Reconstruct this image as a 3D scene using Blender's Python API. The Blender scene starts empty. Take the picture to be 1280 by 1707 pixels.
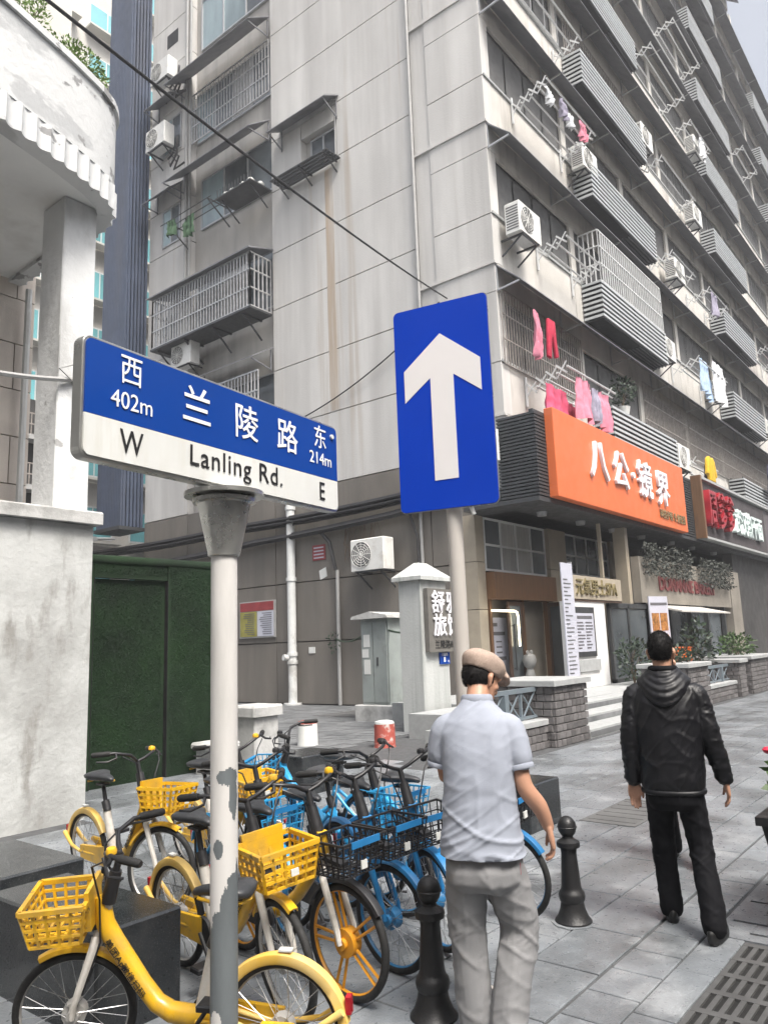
import bpy, bmesh, math, random
from mathutils import Vector, Matrix, noise
random.seed(7)
C = bpy.context.scene.collection
S = bpy.context.scene
PI = math.pi
R = math.radians
# ---------------------------------------------------------------- camera
MW = ((0.62876568, -0.11275461, -0.76937645), (-0.77675871, -0.1369472, -0.6147287), (-0.03605045, 0.98414016, -0.17369083))
FPX = 1272.575
CAMH = 1.75
cam = bpy.data.cameras.new('camera')
camo = bpy.data.objects.new('camera', cam)
C.objects.link(camo)
cam.sensor_fit = 'HORIZONTAL'
cam.sensor_width = 36.0
cam.lens = 36.0 * FPX / 1280.0
cam.clip_start = 0.05
cam.clip_end = 2000
mm = Matrix(MW).to_4x4()
mm.translation = Vector((0, 0, CAMH))
camo.matrix_world = mm
S.camera = camo
MI = Matrix(MW).transposed()


def proj(p):            # used only to skip geometry that the photograph never shows
    q = MI @ (Vector(p) - Vector((0, 0, CAMH)))
    if q.z > -0.1:
        return None
    return (640 + FPX * q.x / -q.z, 853.5 - FPX * q.y / -q.z)


def seen(p, m=120):
    q = proj(p)
    return q is not None and -m < q[0] < 1280 + m and -m < q[1] < 1707 + m


# ---------------------------------------------------------------- light
SUN_AZ = Vector((-0.35, -1.0, 0)).normalized()     # horizontal direction towards the sun (over the street)
SUN_EL = R(58)
w = bpy.data.worlds.new('World')
S.world = w
w.use_nodes = True
nt = w.node_tree
bg = nt.nodes['Background']
sky = nt.nodes.new('ShaderNodeTexSky')
sky.sky_type = 'NISHITA'
sky.sun_disc = False
sky.sun_elevation = SUN_EL
sky.sun_rotation = math.atan2(SUN_AZ.x, SUN_AZ.y)
sky.air_density = 1.0
sky.dust_density = 7.0
sky.ozone_density = 1.0
hsv = nt.nodes.new('ShaderNodeHueSaturation')      # milky, hazy sky
hsv.inputs['Saturation'].default_value = 0.42
hsv.inputs['Value'].default_value = 1.15
nt.links.new(sky.outputs[0], hsv.inputs['Color'])
nt.links.new(hsv.outputs[0], bg.inputs[0])
bg.inputs[1].default_value = 0.12
sl = bpy.data.lights.new('sun', 'SUN')
sl.energy = 2.4
sl.angle = R(18)
sl.color = (1.0, 0.945, 0.865)
so = bpy.data.objects.new('sun', sl)
C.objects.link(so)
sd = (SUN_AZ * math.cos(SUN_EL) + Vector((0, 0, math.sin(SUN_EL))))
so.rotation_euler = sd.to_track_quat('Z', 'Y').to_euler()
so.location = (0, 0, 60)
S.view_settings.view_transform = 'Standard'
S.view_settings.look = 'None'
S.view_settings.gamma = 1
S.view_settings.use_curve_mapping = False
S.view_settings.exposure = 1.0
S.cycles.max_bounces = 6
S.cycles.diffuse_bounces = 3
S.cycles.glossy_bounces = 3
S.cycles.transparent_max_bounces = 8

# ---------------------------------------------------------------- materials
MATS = {}


def mat(name, col, rough=0.6, metal=0.0, var=0.12, scale=3.0, stretch=(1, 1, 1), bump=0.0, bscale=40.0,
        dirt=None, dscale=1.2, dstretch=(1, 1, 1), dthr=0.55, dsoft=0.2, rand=0.0, world=True, coat=0.0, spec=0.5,
        dirt2=None, d2scale=6.0, d2thr=0.62, d2soft=0.04, d2stretch=(1, 1, 1), emit=0.0):
    m = bpy.data.materials.new(name)
    m.use_nodes = True
    n, l = m.node_tree.nodes, m.node_tree.links
    b = n['Principled BSDF']
    b.inputs['Metallic'].default_value = metal
    b.inputs['Specular IOR Level'].default_value = spec
    if coat:
        b.inputs['Coat Weight'].default_value = coat
        b.inputs['Coat Roughness'].default_value = 0.12
    if world:
        src = n.new('ShaderNodeNewGeometry').outputs['Position']
    else:
        tc = n.new('ShaderNodeTexCoord')
        oi = n.new('ShaderNodeObjectInfo')
        mu = n.new('ShaderNodeMath'); mu.operation = 'MULTIPLY'; mu.inputs[1].default_value = 37.0
        l.new(oi.outputs['Random'], mu.inputs[0])
        ad = n.new('ShaderNodeVectorMath'); ad.operation = 'ADD'
        l.new(tc.outputs['Object'], ad.inputs[0]); l.new(mu.outputs[0], ad.inputs[1])
        src = ad.outputs[0]

    def nz(sc, st, det=5):
        mp = n.new('ShaderNodeMapping'); mp.inputs['Scale'].default_value = st
        l.new(src, mp.inputs['Vector'])
        t = n.new('ShaderNodeTexNoise'); t.inputs['Scale'].default_value = sc; t.inputs['Detail'].default_value = det
        t.inputs['Roughness'].default_value = 0.6
        l.new(mp.outputs[0], t.inputs['Vector'])
        return t.outputs['Fac']

    def mrange(s, a, c, d, e):
        r = n.new('ShaderNodeMapRange'); r.inputs[1].default_value = a; r.inputs[2].default_value = c
        r.inputs[3].default_value = d; r.inputs[4].default_value = e
        l.new(s, r.inputs[0])
        return r.outputs[0]

    def mixc(f, a, c):
        x = n.new('ShaderNodeMix'); x.data_type = 'RGBA'
        l.new(f, x.inputs[0])
        for k, v in ((6, a), (7, c)):
            if isinstance(v, tuple):
                x.inputs[k].default_value = (*v, 1)
            else:
                l.new(v, x.inputs[k])
        return x.outputs[2]
    f = mrange(nz(scale, stretch), 0.3, 0.7, 0, 1)
    lo = tuple(c * (1 - var) for c in col)
    hi = tuple(min(1, c * (1 + var)) for c in col)
    o = mixc(f, lo, hi)
    if rand:
        oi = n.new('ShaderNodeObjectInfo')
        hs = n.new('ShaderNodeHueSaturation')
        l.new(mrange(oi.outputs['Random'], 0, 1, 1 - rand, 1 + rand), hs.inputs['Value'])
        l.new(o, hs.inputs['Color'])
        o = hs.outputs[0]
    if dirt:
        o = mixc(mrange(nz(dscale, dstretch, 8), dthr - dsoft / 2, dthr + dsoft / 2, 0, 1), o, dirt)
    if dirt2:
        o = mixc(mrange(nz(d2scale, d2stretch, 8), d2thr - d2soft / 2, d2thr + d2soft / 2, 0, 1), o, dirt2)
    l.new(o, b.inputs['Base Color'])
    if emit:
        l.new(o, b.inputs['Emission Color']); b.inputs['Emission Strength'].default_value = emit
    l.new(mrange(nz(scale * 2.3, stretch), 0.3, 0.7, max(0.03, rough - 0.1), min(1, rough + 0.1)), b.inputs['Roughness'])
    if bump:
        bp = n.new('ShaderNodeBump'); bp.inputs['Strength'].default_value = 1.0; bp.inputs['Distance'].default_value = bump
        l.new(nz(bscale, (1, 1, 1), 6), bp.inputs['Height'])
        l.new(bp.outputs[0], b.inputs['Normal'])
    MATS[name] = m
    return m


# ---------------------------------------------------------------- mesh builder
WORLDP = {}


def base(name, loc):
    # an Empty at a thing's base whose parts are given in world coordinates
    o = bpy.data.objects.new(name, None)
    o.empty_display_size = 0.1
    C.objects.link(o)
    o.location = loc
    WORLDP[o.name] = Matrix.Translation(-Vector(loc))
    return o


def join(o, parent):
    if parent:
        o.parent = parent
        if parent.name in WORLDP:
            o.matrix_parent_inverse = WORLDP[parent.name]


class MB:
    def __init__(s):
        s.v = []
        s.f = []

    def add(s, vs, fs):
        o = len(s.v)
        s.v += [tuple(v) for v in vs]
        s.f += [tuple(i + o for i in f) for f in fs]
        return s

    def box(s, x0, x1, y0, y1, z0, z1):
        return s.add([(x0, y0, z0), (x1, y0, z0), (x1, y1, z0), (x0, y1, z0), (x0, y0, z1), (x1, y0, z1), (x1, y1, z1), (x0, y1, z1)],
                     [(0, 3, 2, 1), (4, 5, 6, 7), (0, 1, 5, 4), (1, 2, 6, 5), (2, 3, 7, 6), (3, 0, 4, 7)])

    def cbox(s, x0, x1, y0, y1, z0, z1, c=0.01):
        # box whose top edges and vertical edges are chamfered
        p = [(x0 + c, y0), (x1 - c, y0), (x1, y0 + c), (x1, y1 - c), (x1 - c, y1), (x0 + c, y1), (x0, y1 - c), (x0, y0 + c)]
        q = [(x0 + c, y0 + c), (x1 - c, y0 + c), (x1 - c, y0 + c), (x1 - c, y1 - c), (x1 - c, y1 - c), (x0 + c, y1 - c), (x0 + c, y1 - c), (x0 + c, y0 + c)]
        vs = [(a, b, z0) for a, b in p] + [(a, b, z1 - c) for a, b in p] + [q[i] + (z1,) for i in (0, 1, 3, 5)]
        fs = [tuple(range(7, -1, -1))] + [(i, (i + 1) % 8, 8 + (i + 1) % 8, 8 + i) for i in range(8)]
        fs += [(8, 9, 17, 16), (9, 10, 17), (10, 11, 18, 17), (11, 12, 18), (12, 13, 19, 18), (13, 14, 19), (14, 15, 16, 19), (15, 8, 16), (16, 17, 18, 19)]
        return s.add(vs, fs)

    def bar(s, a, b, wdt, hgt, up=(0, 0, 1)):
        a, b = Vector(a), Vector(b)
        d = (b - a).normalized()
        up = Vector(up)
        if abs(d.dot(up)) > 0.98:
            up = Vector((1, 0, 0))
        x = d.cross(up).normalized()
        y = x.cross(d)
        vs = []
        for p in (a, b):
            for i, j in ((-1, -1), (1, -1), (1, 1), (-1, 1)):
                vs.append(p + x * (i * wdt / 2) + y * (j * hgt / 2))
        return s.add(vs, [(0, 1, 2, 3)[::-1], (4, 5, 6, 7), (0, 1, 5, 4), (1, 2, 6, 5), (2, 3, 7, 6), (3, 0, 4, 7)])

    def tube(s, pts, r, n=8, closed=False, caps=True, flat=1.0):
        pts = [Vector(p) for p in pts]
        m = len(pts)
        rs = r if isinstance(r, (list, tuple)) else [r] * m
        ref = None
        o = len(s.v)
        for i, p in enumerate(pts):
            if closed:
                d = pts[(i + 1) % m] - pts[i - 1]
            else:
                d = pts[min(i + 1, m - 1)] - pts[max(i - 1, 0)]
            d = d.normalized() if d.length > 1e-9 else Vector((0, 0, 1))
            if ref is None:
                ref = d.cross(Vector((0, 0, 1)))
                if ref.length < 0.05:
                    ref = d.cross(Vector((0, 1, 0)))
            ref = (ref - d * ref.dot(d)).normalized()
            u = d.cross(ref)
            for k in range(n):
                a = 2 * PI * k / n
                s.v.append(tuple(p + ref * (rs[i] * math.cos(a)) + u * (rs[i] * math.sin(a) * flat)))
        for i in range(m if closed else m - 1):
            j = (i + 1) % m
            for k in range(n):
                k2 = (k + 1) % n
                s.f.append((o + i * n + k, o + i * n + k2, o + j * n + k2, o + j * n + k))
        if caps and not closed:
            s.f.append(tuple(o + k for k in range(n - 1, -1, -1)))
            s.f.append(tuple(o + (m - 1) * n + k for k in range(n)))
        return s

    def lathe(s, prof, n=24, c=(0, 0, 0), axis='z'):
        o = len(s.v)
        for r, z in prof:
            for k in range(n):
                a = 2 * PI * k / n
                x, y = r * math.cos(a), r * math.sin(a)
                if axis == 'z':
                    v = (c[0] + x, c[1] + y, c[2] + z)
                elif axis == 'y':
                    v = (c[0] + x, c[1] + z, c[2] + y)
                else:
                    v = (c[0] + z, c[1] + x, c[2] + y)
                s.v.append(v)
        for i in range(len(prof) - 1):
            for k in range(n):
                k2 = (k + 1) % n
                q = (o + i * n + k, o + i * n + k2, o + (i + 1) * n + k2, o + (i + 1) * n + k)
                s.f.append(q if axis != 'y' else q[::-1])
        if prof[0][0] > 1e-6:
            s.f.append(tuple(o + k for k in range(n))[::-1])
        if prof[-1][0] > 1e-6:
            s.f.append(tuple(o + (len(prof) - 1) * n + k for k in range(n)))
        return s

    def prism(s, poly, d0, d1, axis='y'):
        # poly: 2D points; axis y -> (x,z) plane, axis x -> (y,z), axis z -> (x,y)
        n = len(poly)

        def P(a, b, d):
            return {'y': (a, d, b), 'x': (d, a, b), 'z': (a, b, d)}[axis]
        vs = [P(a, b, d0) for a, b in poly] + [P(a, b, d1) for a, b in poly]
        fs = [tuple(range(n)), tuple(range(2 * n - 1, n - 1, -1))] + [(i, n + i, n + (i + 1) % n, (i + 1) % n) for i in range(n)]
        return s.add(vs, fs)

    def mesh(s, name, m=None, smooth=0):
        me = bpy.data.meshes.new(name)
        me.from_pydata(s.v, [], s.f)
        bm = bmesh.new(); bm.from_mesh(me)
        bmesh.ops.recalc_face_normals(bm, faces=bm.faces)
        bm.to_mesh(me); bm.free()
        if m:
            me.materials.append(MATS[m] if isinstance(m, str) else m)
        if smooth:
            me.shade_smooth()
            me.set_sharp_from_angle(angle=R(smooth))
        return me

    def build(s, name, m, parent=None, smooth=0, bevel=0, loc=None, rz=None):
        o = bpy.data.objects.new(name, s.mesh(name, m, smooth))
        C.objects.link(o)
        join(o, parent)
        if loc:
            o.location = loc
        if rz is not None:
            o.rotation_euler = (0, 0, rz)
        if bevel:
            b = o.modifiers.new('bevel', 'BEVEL'); b.width = bevel; b.segments = 2; b.limit_method = 'ANGLE'
        return o


def link(name, me, parent=None, loc=None, rot=None, scale=None):
    o = bpy.data.objects.new(name, me)
    C.objects.link(o)
    join(o, parent)
    if loc is not None:
        o.location = loc
    if rot is not None:
        o.rotation_euler = rot
    if scale is not None:
        o.scale = scale
    return o


def tag(o, label, cat, group=None):
    o['label'] = label
    o['category'] = cat
    if group:
        o['group'] = group
    return o


def kind(o, k):
    o['kind'] = k
    return o


def empty(name, loc=(0, 0, 0), rz=0):
    o = bpy.data.objects.new(name, None)
    o.empty_display_size = 0.1
    C.objects.link(o)
    o.location = loc
    o.rotation_euler = (0, 0, rz)
    return o


def copy_tree(o, parent=None):
    c = o.copy()
    C.objects.link(c)
    c.parent = parent
    for ch in o.children:
        copy_tree(ch, c)
    return c


def text_mesh(body, size, m, ext=0.0, bold=0.0, align='CENTER', space=1.0):
    cu = bpy.data.curves.new('text', 'FONT')
    cu.body = body
    cu.size = size
    cu.extrude = ext
    cu.offset = bold
    cu.align_x = align
    cu.align_y = 'CENTER'
    cu.space_character = space
    cu.resolution_u = 3
    o = bpy.data.objects.new('text', cu)
    C.objects.link(o)
    dg = bpy.context.evaluated_depsgraph_get()
    me = bpy.data.meshes.new_from_object(o.evaluated_get(dg))
    bpy.data.objects.remove(o)
    bpy.data.curves.remove(cu)
    me.materials.clear()
    me.materials.append(MATS[m])
    return me


FACE_Y = Matrix(((1, 0, 0), (0, 0, -1), (0, 1, 0)))      # lettering on a face that looks towards -Y
FACE_X = Matrix(((0, 0, -1), (-1, 0, 0), (0, 1, 0)))     # lettering on a face that looks towards -X


def text(name, body, size, m, loc, face, parent, ext=0.0, bold=0.0, sx=1.0, sy=1.0, align='CENTER', space=1.0):
    me = text_mesh(body, size, m, ext, bold, align, space)
    o = bpy.data.objects.new(name, me)
    C.objects.link(o)
    mw = face.to_4x4() @ Matrix.Diagonal((sx, sy, 1, 1))
    mw.translation = Vector(loc)
    join(o, parent)
    o.matrix_basis = mw
    return o
# ---------------------------------------------------------------- palette
mat('facade', (0.56, 0.55, 0.53), 0.75, var=0.12, scale=0.6, stretch=(1, 1, 0.35), bump=0.006, bscale=18,
    dirt=(0.44, 0.43, 0.415), dscale=1.3, dstretch=(1, 1, 0.06), dthr=0.58, dsoft=0.28,
    dirt2=(0.44, 0.40, 0.355), d2scale=1.6, d2stretch=(1, 1, 0.03), d2thr=0.63, d2soft=0.1)
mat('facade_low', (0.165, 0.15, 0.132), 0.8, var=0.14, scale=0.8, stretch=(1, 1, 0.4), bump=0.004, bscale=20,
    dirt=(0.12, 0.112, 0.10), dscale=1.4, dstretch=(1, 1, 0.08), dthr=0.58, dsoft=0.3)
mat('rust_stain', (0.42, 0.345, 0.27), 0.8, var=0.12, scale=2, stretch=(1, 1, 0.05),
    dirt=(0.54, 0.53, 0.51), dscale=3, dstretch=(1, 1, 0.06), dthr=0.6, dsoft=0.3)
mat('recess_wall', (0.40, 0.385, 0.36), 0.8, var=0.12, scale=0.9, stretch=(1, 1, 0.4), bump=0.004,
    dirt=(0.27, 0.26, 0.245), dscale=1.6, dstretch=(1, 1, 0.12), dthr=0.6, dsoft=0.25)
mat('sill_wall', (0.52, 0.50, 0.465), 0.75, var=0.12, scale=0.8, bump=0.003,
    dirt=(0.30, 0.28, 0.25), dscale=1.4, dstretch=(1, 1, 0.15), dthr=0.62, dsoft=0.2)
mat('joint', (0.10, 0.10, 0.10), 0.9, var=0.2)
mat('awning', (0.20, 0.205, 0.22), 0.6, var=0.15, scale=1.0, dirt=(0.12, 0.12, 0.13), dscale=1.0, dthr=0.58)
mat('frame_metal', (0.45, 0.46, 0.47), 0.4, metal=0.5, var=0.08)
mat('frame_white', (0.62, 0.63, 0.63), 0.5, var=0.06)
mat('dark_metal', (0.06, 0.063, 0.066), 0.45, metal=0.3, var=0.2)
mat('bar_steel', (0.50, 0.50, 0.50), 0.35, metal=0.6, var=0.2, scale=6)
mat('bar_rust', (0.33, 0.30, 0.275), 0.5, metal=0.4, var=0.25, scale=6)
mat('glass', (0.10, 0.115, 0.125), 0.10, var=0.5, scale=0.5, rand=0.5, spec=0.8)
mat('glass_teal', (0.24, 0.31, 0.33), 0.14, var=0.35, scale=0.7, stretch=(6, 1, 0.3), rand=0.35, spec=0.8)
mat('glass_cyan', (0.16, 0.42, 0.46), 0.1, var=0.25, scale=0.3, rand=0.2, spec=0.8)
mat('curtain', (0.36, 0.36, 0.35), 0.35, var=0.25, scale=3, stretch=(5, 5, 0.2), rand=0.25)
mat('slat', (0.46, 0.48, 0.49), 0.4, metal=0.1, var=0.1, rand=0.08)
mat('slat_dark', (0.055, 0.06, 0.065), 0.45, metal=0.3, var=0.15)
mat('louvre', (0.075, 0.094, 0.14), 0.42, metal=0.2, var=0.15, scale=1, dirt=(0.09, 0.10, 0.13), dscale=1.2, dstretch=(1, 1, 0.1), dthr=0.6)
mat('pipe_white', (0.60, 0.61, 0.60), 0.5, var=0.1, scale=2, dirt=(0.38, 0.37, 0.35), dscale=1.5, dthr=0.62)
mat('pipe_grey', (0.34, 0.34, 0.335), 0.6, var=0.1)
mat('ac_white', (0.68, 0.68, 0.655), 0.45, var=0.07, scale=3, dirt=(0.5, 0.48, 0.44), dscale=2, dthr=0.66, world=False)
mat('ac_grille', (0.10, 0.10, 0.10), 0.5, var=0.1)
mat('cable', (0.022, 0.022, 0.024), 0.6, var=0.2)
mat('white_wall', (0.66, 0.67, 0.67), 0.85, var=0.06, scale=1.5, bump=0.012, bscale=9,
    dirt=(0.47, 0.475, 0.47), dscale=1.3, dstretch=(1, 1, 0.5), dthr=0.6, dsoft=0.14,
    dirt2=(0.36, 0.36, 0.355), d2scale=2.4, d2thr=0.66, d2soft=0.03)
mat('balcony_white', (0.58, 0.59, 0.59), 0.85, var=0.05, scale=1.5, bump=0.010, bscale=10,
    dirt=(0.44, 0.45, 0.455), dscale=0.9, dstretch=(0.6, 0.6, 1.6), dthr=0.555, dsoft=0.03,
    dirt2=(0.27, 0.27, 0.27), d2scale=2.6, d2stretch=(0.8, 0.8, 1.5), d2thr=0.625, d2soft=0.015)
mat('soffit_white', (0.74, 0.75, 0.74), 0.85, var=0.05, scale=1.5, bump=0.006, bscale=10, dirt=(0.6, 0.6, 0.58), dscale=1.2, dthr=0.6)
mat('concrete_wall', (0.47, 0.48, 0.47), 0.85, var=0.09, scale=1.2, bump=0.010, bscale=14,
    dirt=(0.34, 0.345, 0.335), dscale=1.5, dthr=0.52, dsoft=0.2,
    dirt2=(0.26, 0.255, 0.24), d2scale=3.0, d2stretch=(1, 1, 0.35), d2thr=0.63, d2soft=0.1)
mat('concrete_cap', (0.46, 0.46, 0.45), 0.85, var=0.15, scale=4, bump=0.006, bscale=30, dirt=(0.28, 0.28, 0.27), dscale=3, dthr=0.58)
mat('beige_panel', (0.62, 0.56, 0.50), 0.7, var=0.08, scale=2, bump=0.003, rand=0.07, dirt=(0.5, 0.45, 0.40), dscale=2, dstretch=(1, 1, 0.2), dthr=0.62)
mat('tan_stone', (0.36, 0.315, 0.245), 0.5, var=0.08, scale=3, rand=0.06)
mat('turf', (0.004, 0.021, 0.005), 0.85, var=0.35, scale=1.2, bump=0.02, bscale=160, dirt=(0.009, 0.042, 0.006), dscale=0.8, dthr=0.6, dsoft=0.3)
mat('slab', (0.19, 0.205, 0.222), 0.33, var=0.16, scale=9, bump=0.003, bscale=60, rand=0.2,
    dirt=(0.105, 0.113, 0.12), dscale=0.9, dthr=0.53, dsoft=0.16, dirt2=(0.28, 0.295, 0.31), d2scale=2.1, d2thr=0.61, d2soft=0.16)
mat('slab_bed', (0.07, 0.072, 0.075), 0.95, var=0.3, scale=8)
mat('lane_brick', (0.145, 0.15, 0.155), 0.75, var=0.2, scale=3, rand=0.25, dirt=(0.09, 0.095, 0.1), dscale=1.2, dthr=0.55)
mat('granite', (0.020, 0.023, 0.026), 0.22, var=0.3, scale=60, spec=0.6, dirt=(0.045, 0.048, 0.05), dscale=5, dthr=0.6, dsoft=0.2)
mat('pier_brick', (0.125, 0.118, 0.118), 0.8, var=0.22, scale=9, bump=0.006, bscale=40, rand=0.3)
mat('mortar', (0.34, 0.33, 0.32), 0.9, var=0.12, scale=12)
mat('cap_stone', (0.34, 0.35, 0.35), 0.75, var=0.12, scale=6, bump=0.003)
mat('rail_grey', (0.20, 0.24, 0.27), 0.45, metal=0.3, var=0.1)
mat('gate_pillar', (0.45, 0.465, 0.455), 0.85, var=0.1, scale=2, stretch=(1, 1, 0.3), bump=0.006, bscale=20,
    dirt=(0.30, 0.315, 0.305), dscale=5, dstretch=(1, 1, 0.05), dthr=0.58, dsoft=0.2)
mat('cabinet', (0.27, 0.30, 0.29), 0.55, var=0.1, scale=2, dirt=(0.2, 0.215, 0.205), dscale=3, dthr=0.62)
mat('cast_iron', (0.018, 0.018, 0.019), 0.42, var=0.3, scale=5, bump=0.002, bscale=60, metal=0.2, world=False)
mat('grate', (0.10, 0.10, 0.10), 0.6, var=0.2, scale=5, metal=0.3)
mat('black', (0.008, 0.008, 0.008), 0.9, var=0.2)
mat('void', (0.02, 0.02, 0.022), 0.7, var=0.2)
mat('sign_blue', (0.002, 0.045, 0.27), 0.45, var=0.05, scale=2, spec=0.25)
mat('arrow_blue', (0.001, 0.042, 0.44), 0.5, var=0.04, scale=2, spec=0.2)
mat('sign_white', (0.66, 0.67, 0.65), 0.4, var=0.05, scale=4, dirt=(0.62, 0.62, 0.58), dscale=6, dstretch=(3, 3, 0.4), dthr=0.6)
mat('print_white', (0.85, 0.85, 0.84), 0.5, var=0.02)
mat('print_arrow', (0.78, 0.755, 0.75), 0.5, var=0.03)
mat('print_black', (0.012, 0.012, 0.013), 0.5, var=0.1)
mat('aluminium', (0.50, 0.50, 0.48), 0.32, metal=0.85, var=0.12, scale=5)
mat('pole_paint', (0.60, 0.585, 0.565), 0.55, var=0.08, scale=3, stretch=(1, 1, 0.3), dirt=(0.48, 0.47, 0.45), dscale=5, dstretch=(1, 1, 0.2), dthr=0.64)
mat('pole_bare', (0.17, 0.19, 0.20), 0.55, metal=0.3, var=0.2, scale=6, stretch=(1, 1, 0.3), bump=0.001)
mat('orange_sign', (0.64, 0.145, 0.045), 0.45, var=0.04, scale=1)
mat('brown_sign', (0.10, 0.088, 0.092), 0.6, var=0.15, scale=2)
mat('red_letter', (0.32, 0.012, 0.022), 0.35, var=0.1)
mat('dark_red_letter', (0.17, 0.045, 0.045), 0.5, var=0.1)
mat('white_letter', (0.80, 0.79, 0.83), 0.4, var=0.02)
mat('mint_letter', (0.68, 0.78, 0.76), 0.4, var=0.02)
mat('gold_letter', (0.24, 0.20, 0.10), 0.4, metal=0.3, var=0.1)
mat('canopy_under', (0.045, 0.048, 0.052), 0.5, var=0.15)
mat('wood_brown', (0.16, 0.085, 0.042), 0.5, var=0.2, scale=3, stretch=(6, 6, 0.4))
mat('wood_dark', (0.085, 0.052, 0.036), 0.45, var=0.2, scale=3, stretch=(6, 6, 0.4))
mat('shop_dark', (0.045, 0.043, 0.042), 0.6, var=0.3, scale=1)
mat('shop_inner', (0.22, 0.20, 0.17), 0.7, var=0.2, scale=1)
mat('shop_white', (0.70, 0.70, 0.69), 0.6, var=0.04)
mat('poster', (0.48, 0.49, 0.56), 0.5, var=0.05)
mat('poster_text', (0.12, 0.12, 0.13), 0.6, var=0.1)
mat('leaf', (0.055, 0.105, 0.028), 0.55, var=0.4, scale=5, rand=0.25)
mat('leaf_light', (0.13, 0.20, 0.055), 0.55, var=0.4, scale=5, rand=0.2)
mat('turf_blade', (0.0045, 0.024, 0.005), 0.8, var=0.5, scale=1.5)
mat('leaf_dark', (0.024, 0.045, 0.026), 0.6, var=0.5, scale=6, rand=0.25)
mat('leaf_grey', (0.048, 0.054, 0.046), 0.7, var=0.5, scale=6)
mat('stem', (0.10, 0.075, 0.05), 0.8, var=0.2)
mat('red_flower', (0.55, 0.015, 0.05), 0.5, var=0.2)

# ---------------------------------------------------------------- ground
g = MB().box(-300, 400, -300, 400, -0.6, -0.045)
kind(g.build('ground', 'slab_bed'), 'structure')

pav = kind(MB().box(-8, 70, -14, 9.45, -0.044, -0.012).build('street_paving', 'slab_bed'), 'structure')
rng = random.Random(3)
SX, SY = 0.62, 0.40
slabs = []


def slab_free(x0, x1, y0, y1):
    if y0 < 1.9 and x1 > 2.0 and y1 > 0.34 and x0 < 5.0:
        return False
    if y0 < 1.9 and x1 > 2.0 and y1 > 1.17 and x0 < 9:
        return False
    if y1 > 6.0 and x1 > 9.85:
        return False
    return True


jy = -3
y = 1.93 - 14 * SY
rows = []
while y < 9.3:
    rows.append((y, SY)); y += SY
for ri, (y, hy) in enumerate(rows):
    x = 0.4 + (0.31 if ri % 2 else 0) + rng.uniform(-0.03, 0.03)
    while x < 60:
        big = rng.random() < 0.25
        wx = SX * (1.5 if big else 1)
        cx, cy = x + wx / 2, y + hy / 2
        if slab_free(x, x + wx, y, y + hy) and seen((cx, cy, 0), 90) and not (cy > 8.05 and cx < 4.9):
            slabs.append((math.hypot(cx, cy), cx, cy, wx - 0.012, hy - 0.012))
        x += wx
# the narrow edge strip along the drain
x = 2.35
while x < 9:
    slabs.append((math.hypot(x, 1.78), x + 0.16, 1.78, 0.30, 0.27)); x += 0.312
for (ya, yb, xa, xb) in ((1.435, 1.635, 2.0, 5.0), (1.045, 1.425, 2.0, 3.7), (0.665, 1.035, 2.0, 3.7), (0.36, 0.65, 2.0, 5.0)):
    n_ = round((xb - xa) / 0.58)
    for i in range(n_):
        wv = (xb - xa) / n_
        slabs.append((2.0, xa + (i + .5) * wv, (ya + yb) / 2, wv - .012, yb - ya))
slabs.sort()
slab_me = {}
for i, (d, cx, cy, wx, wy) in enumerate(slabs[:290]):
    key = (round(wx, 3), round(wy, 3))
    if key not in slab_me:
        slab_me[key] = MB().cbox(-wx / 2, wx / 2, -wy / 2, wy / 2, -0.05, 0.0, 0.004).mesh('slab', 'slab')
    o = link('slab', slab_me[key], pav, (cx, cy, rng.uniform(-0.0025, 0.002)), (rng.uniform(-.002, .002), rng.uniform(-.002, .002), rng.uniform(-.003, .003)))
fb = MB()
for d, cx, cy, wx, wy in slabs[290:]:
    z = rng.uniform(-0.0025, 0.002)
    fb.box(cx - wx / 2, cx + wx / 2, cy - wy / 2, cy + wy / 2, -0.05, z)
kind(fb.build('slab_field', 'slab', pav), 'stuff')

lane = kind(MB().box(9.9, 60, 9.46, 40, -0.044, -0.012).build('lane_paving', 'slab_bed'), 'structure')
lb = MB()
bx = 9.95
while bx < 17.9:
    by = 9.5 + (0.2 if int(bx * 10) % 2 else 0)
    while by < 24:
        lb.box(bx, bx + 0.232, by, by + 0.385, -0.04, rng.uniform(-0.004, 0.003))
        by += 0.40
    bx += 0.245
kind(lb.build('lane_bricks', 'lane_brick', lane), 'stuff')
# plain apron between the street and the lane
kind(MB().box(-6, 9.88, 9.46, 40, -0.044, -0.004).build('apron', 'slab'), 'structure')

kind(MB().box(3.74, 4.93, 0.68, 1.40, -0.0119, -0.009).box(5.02, 8.76, 1.2, 1.6, -0.0119, -0.009).build('drain_shade_sheet', 'black'), 'structure')  # thin black sheet painting the shade below the drain slots
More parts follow.
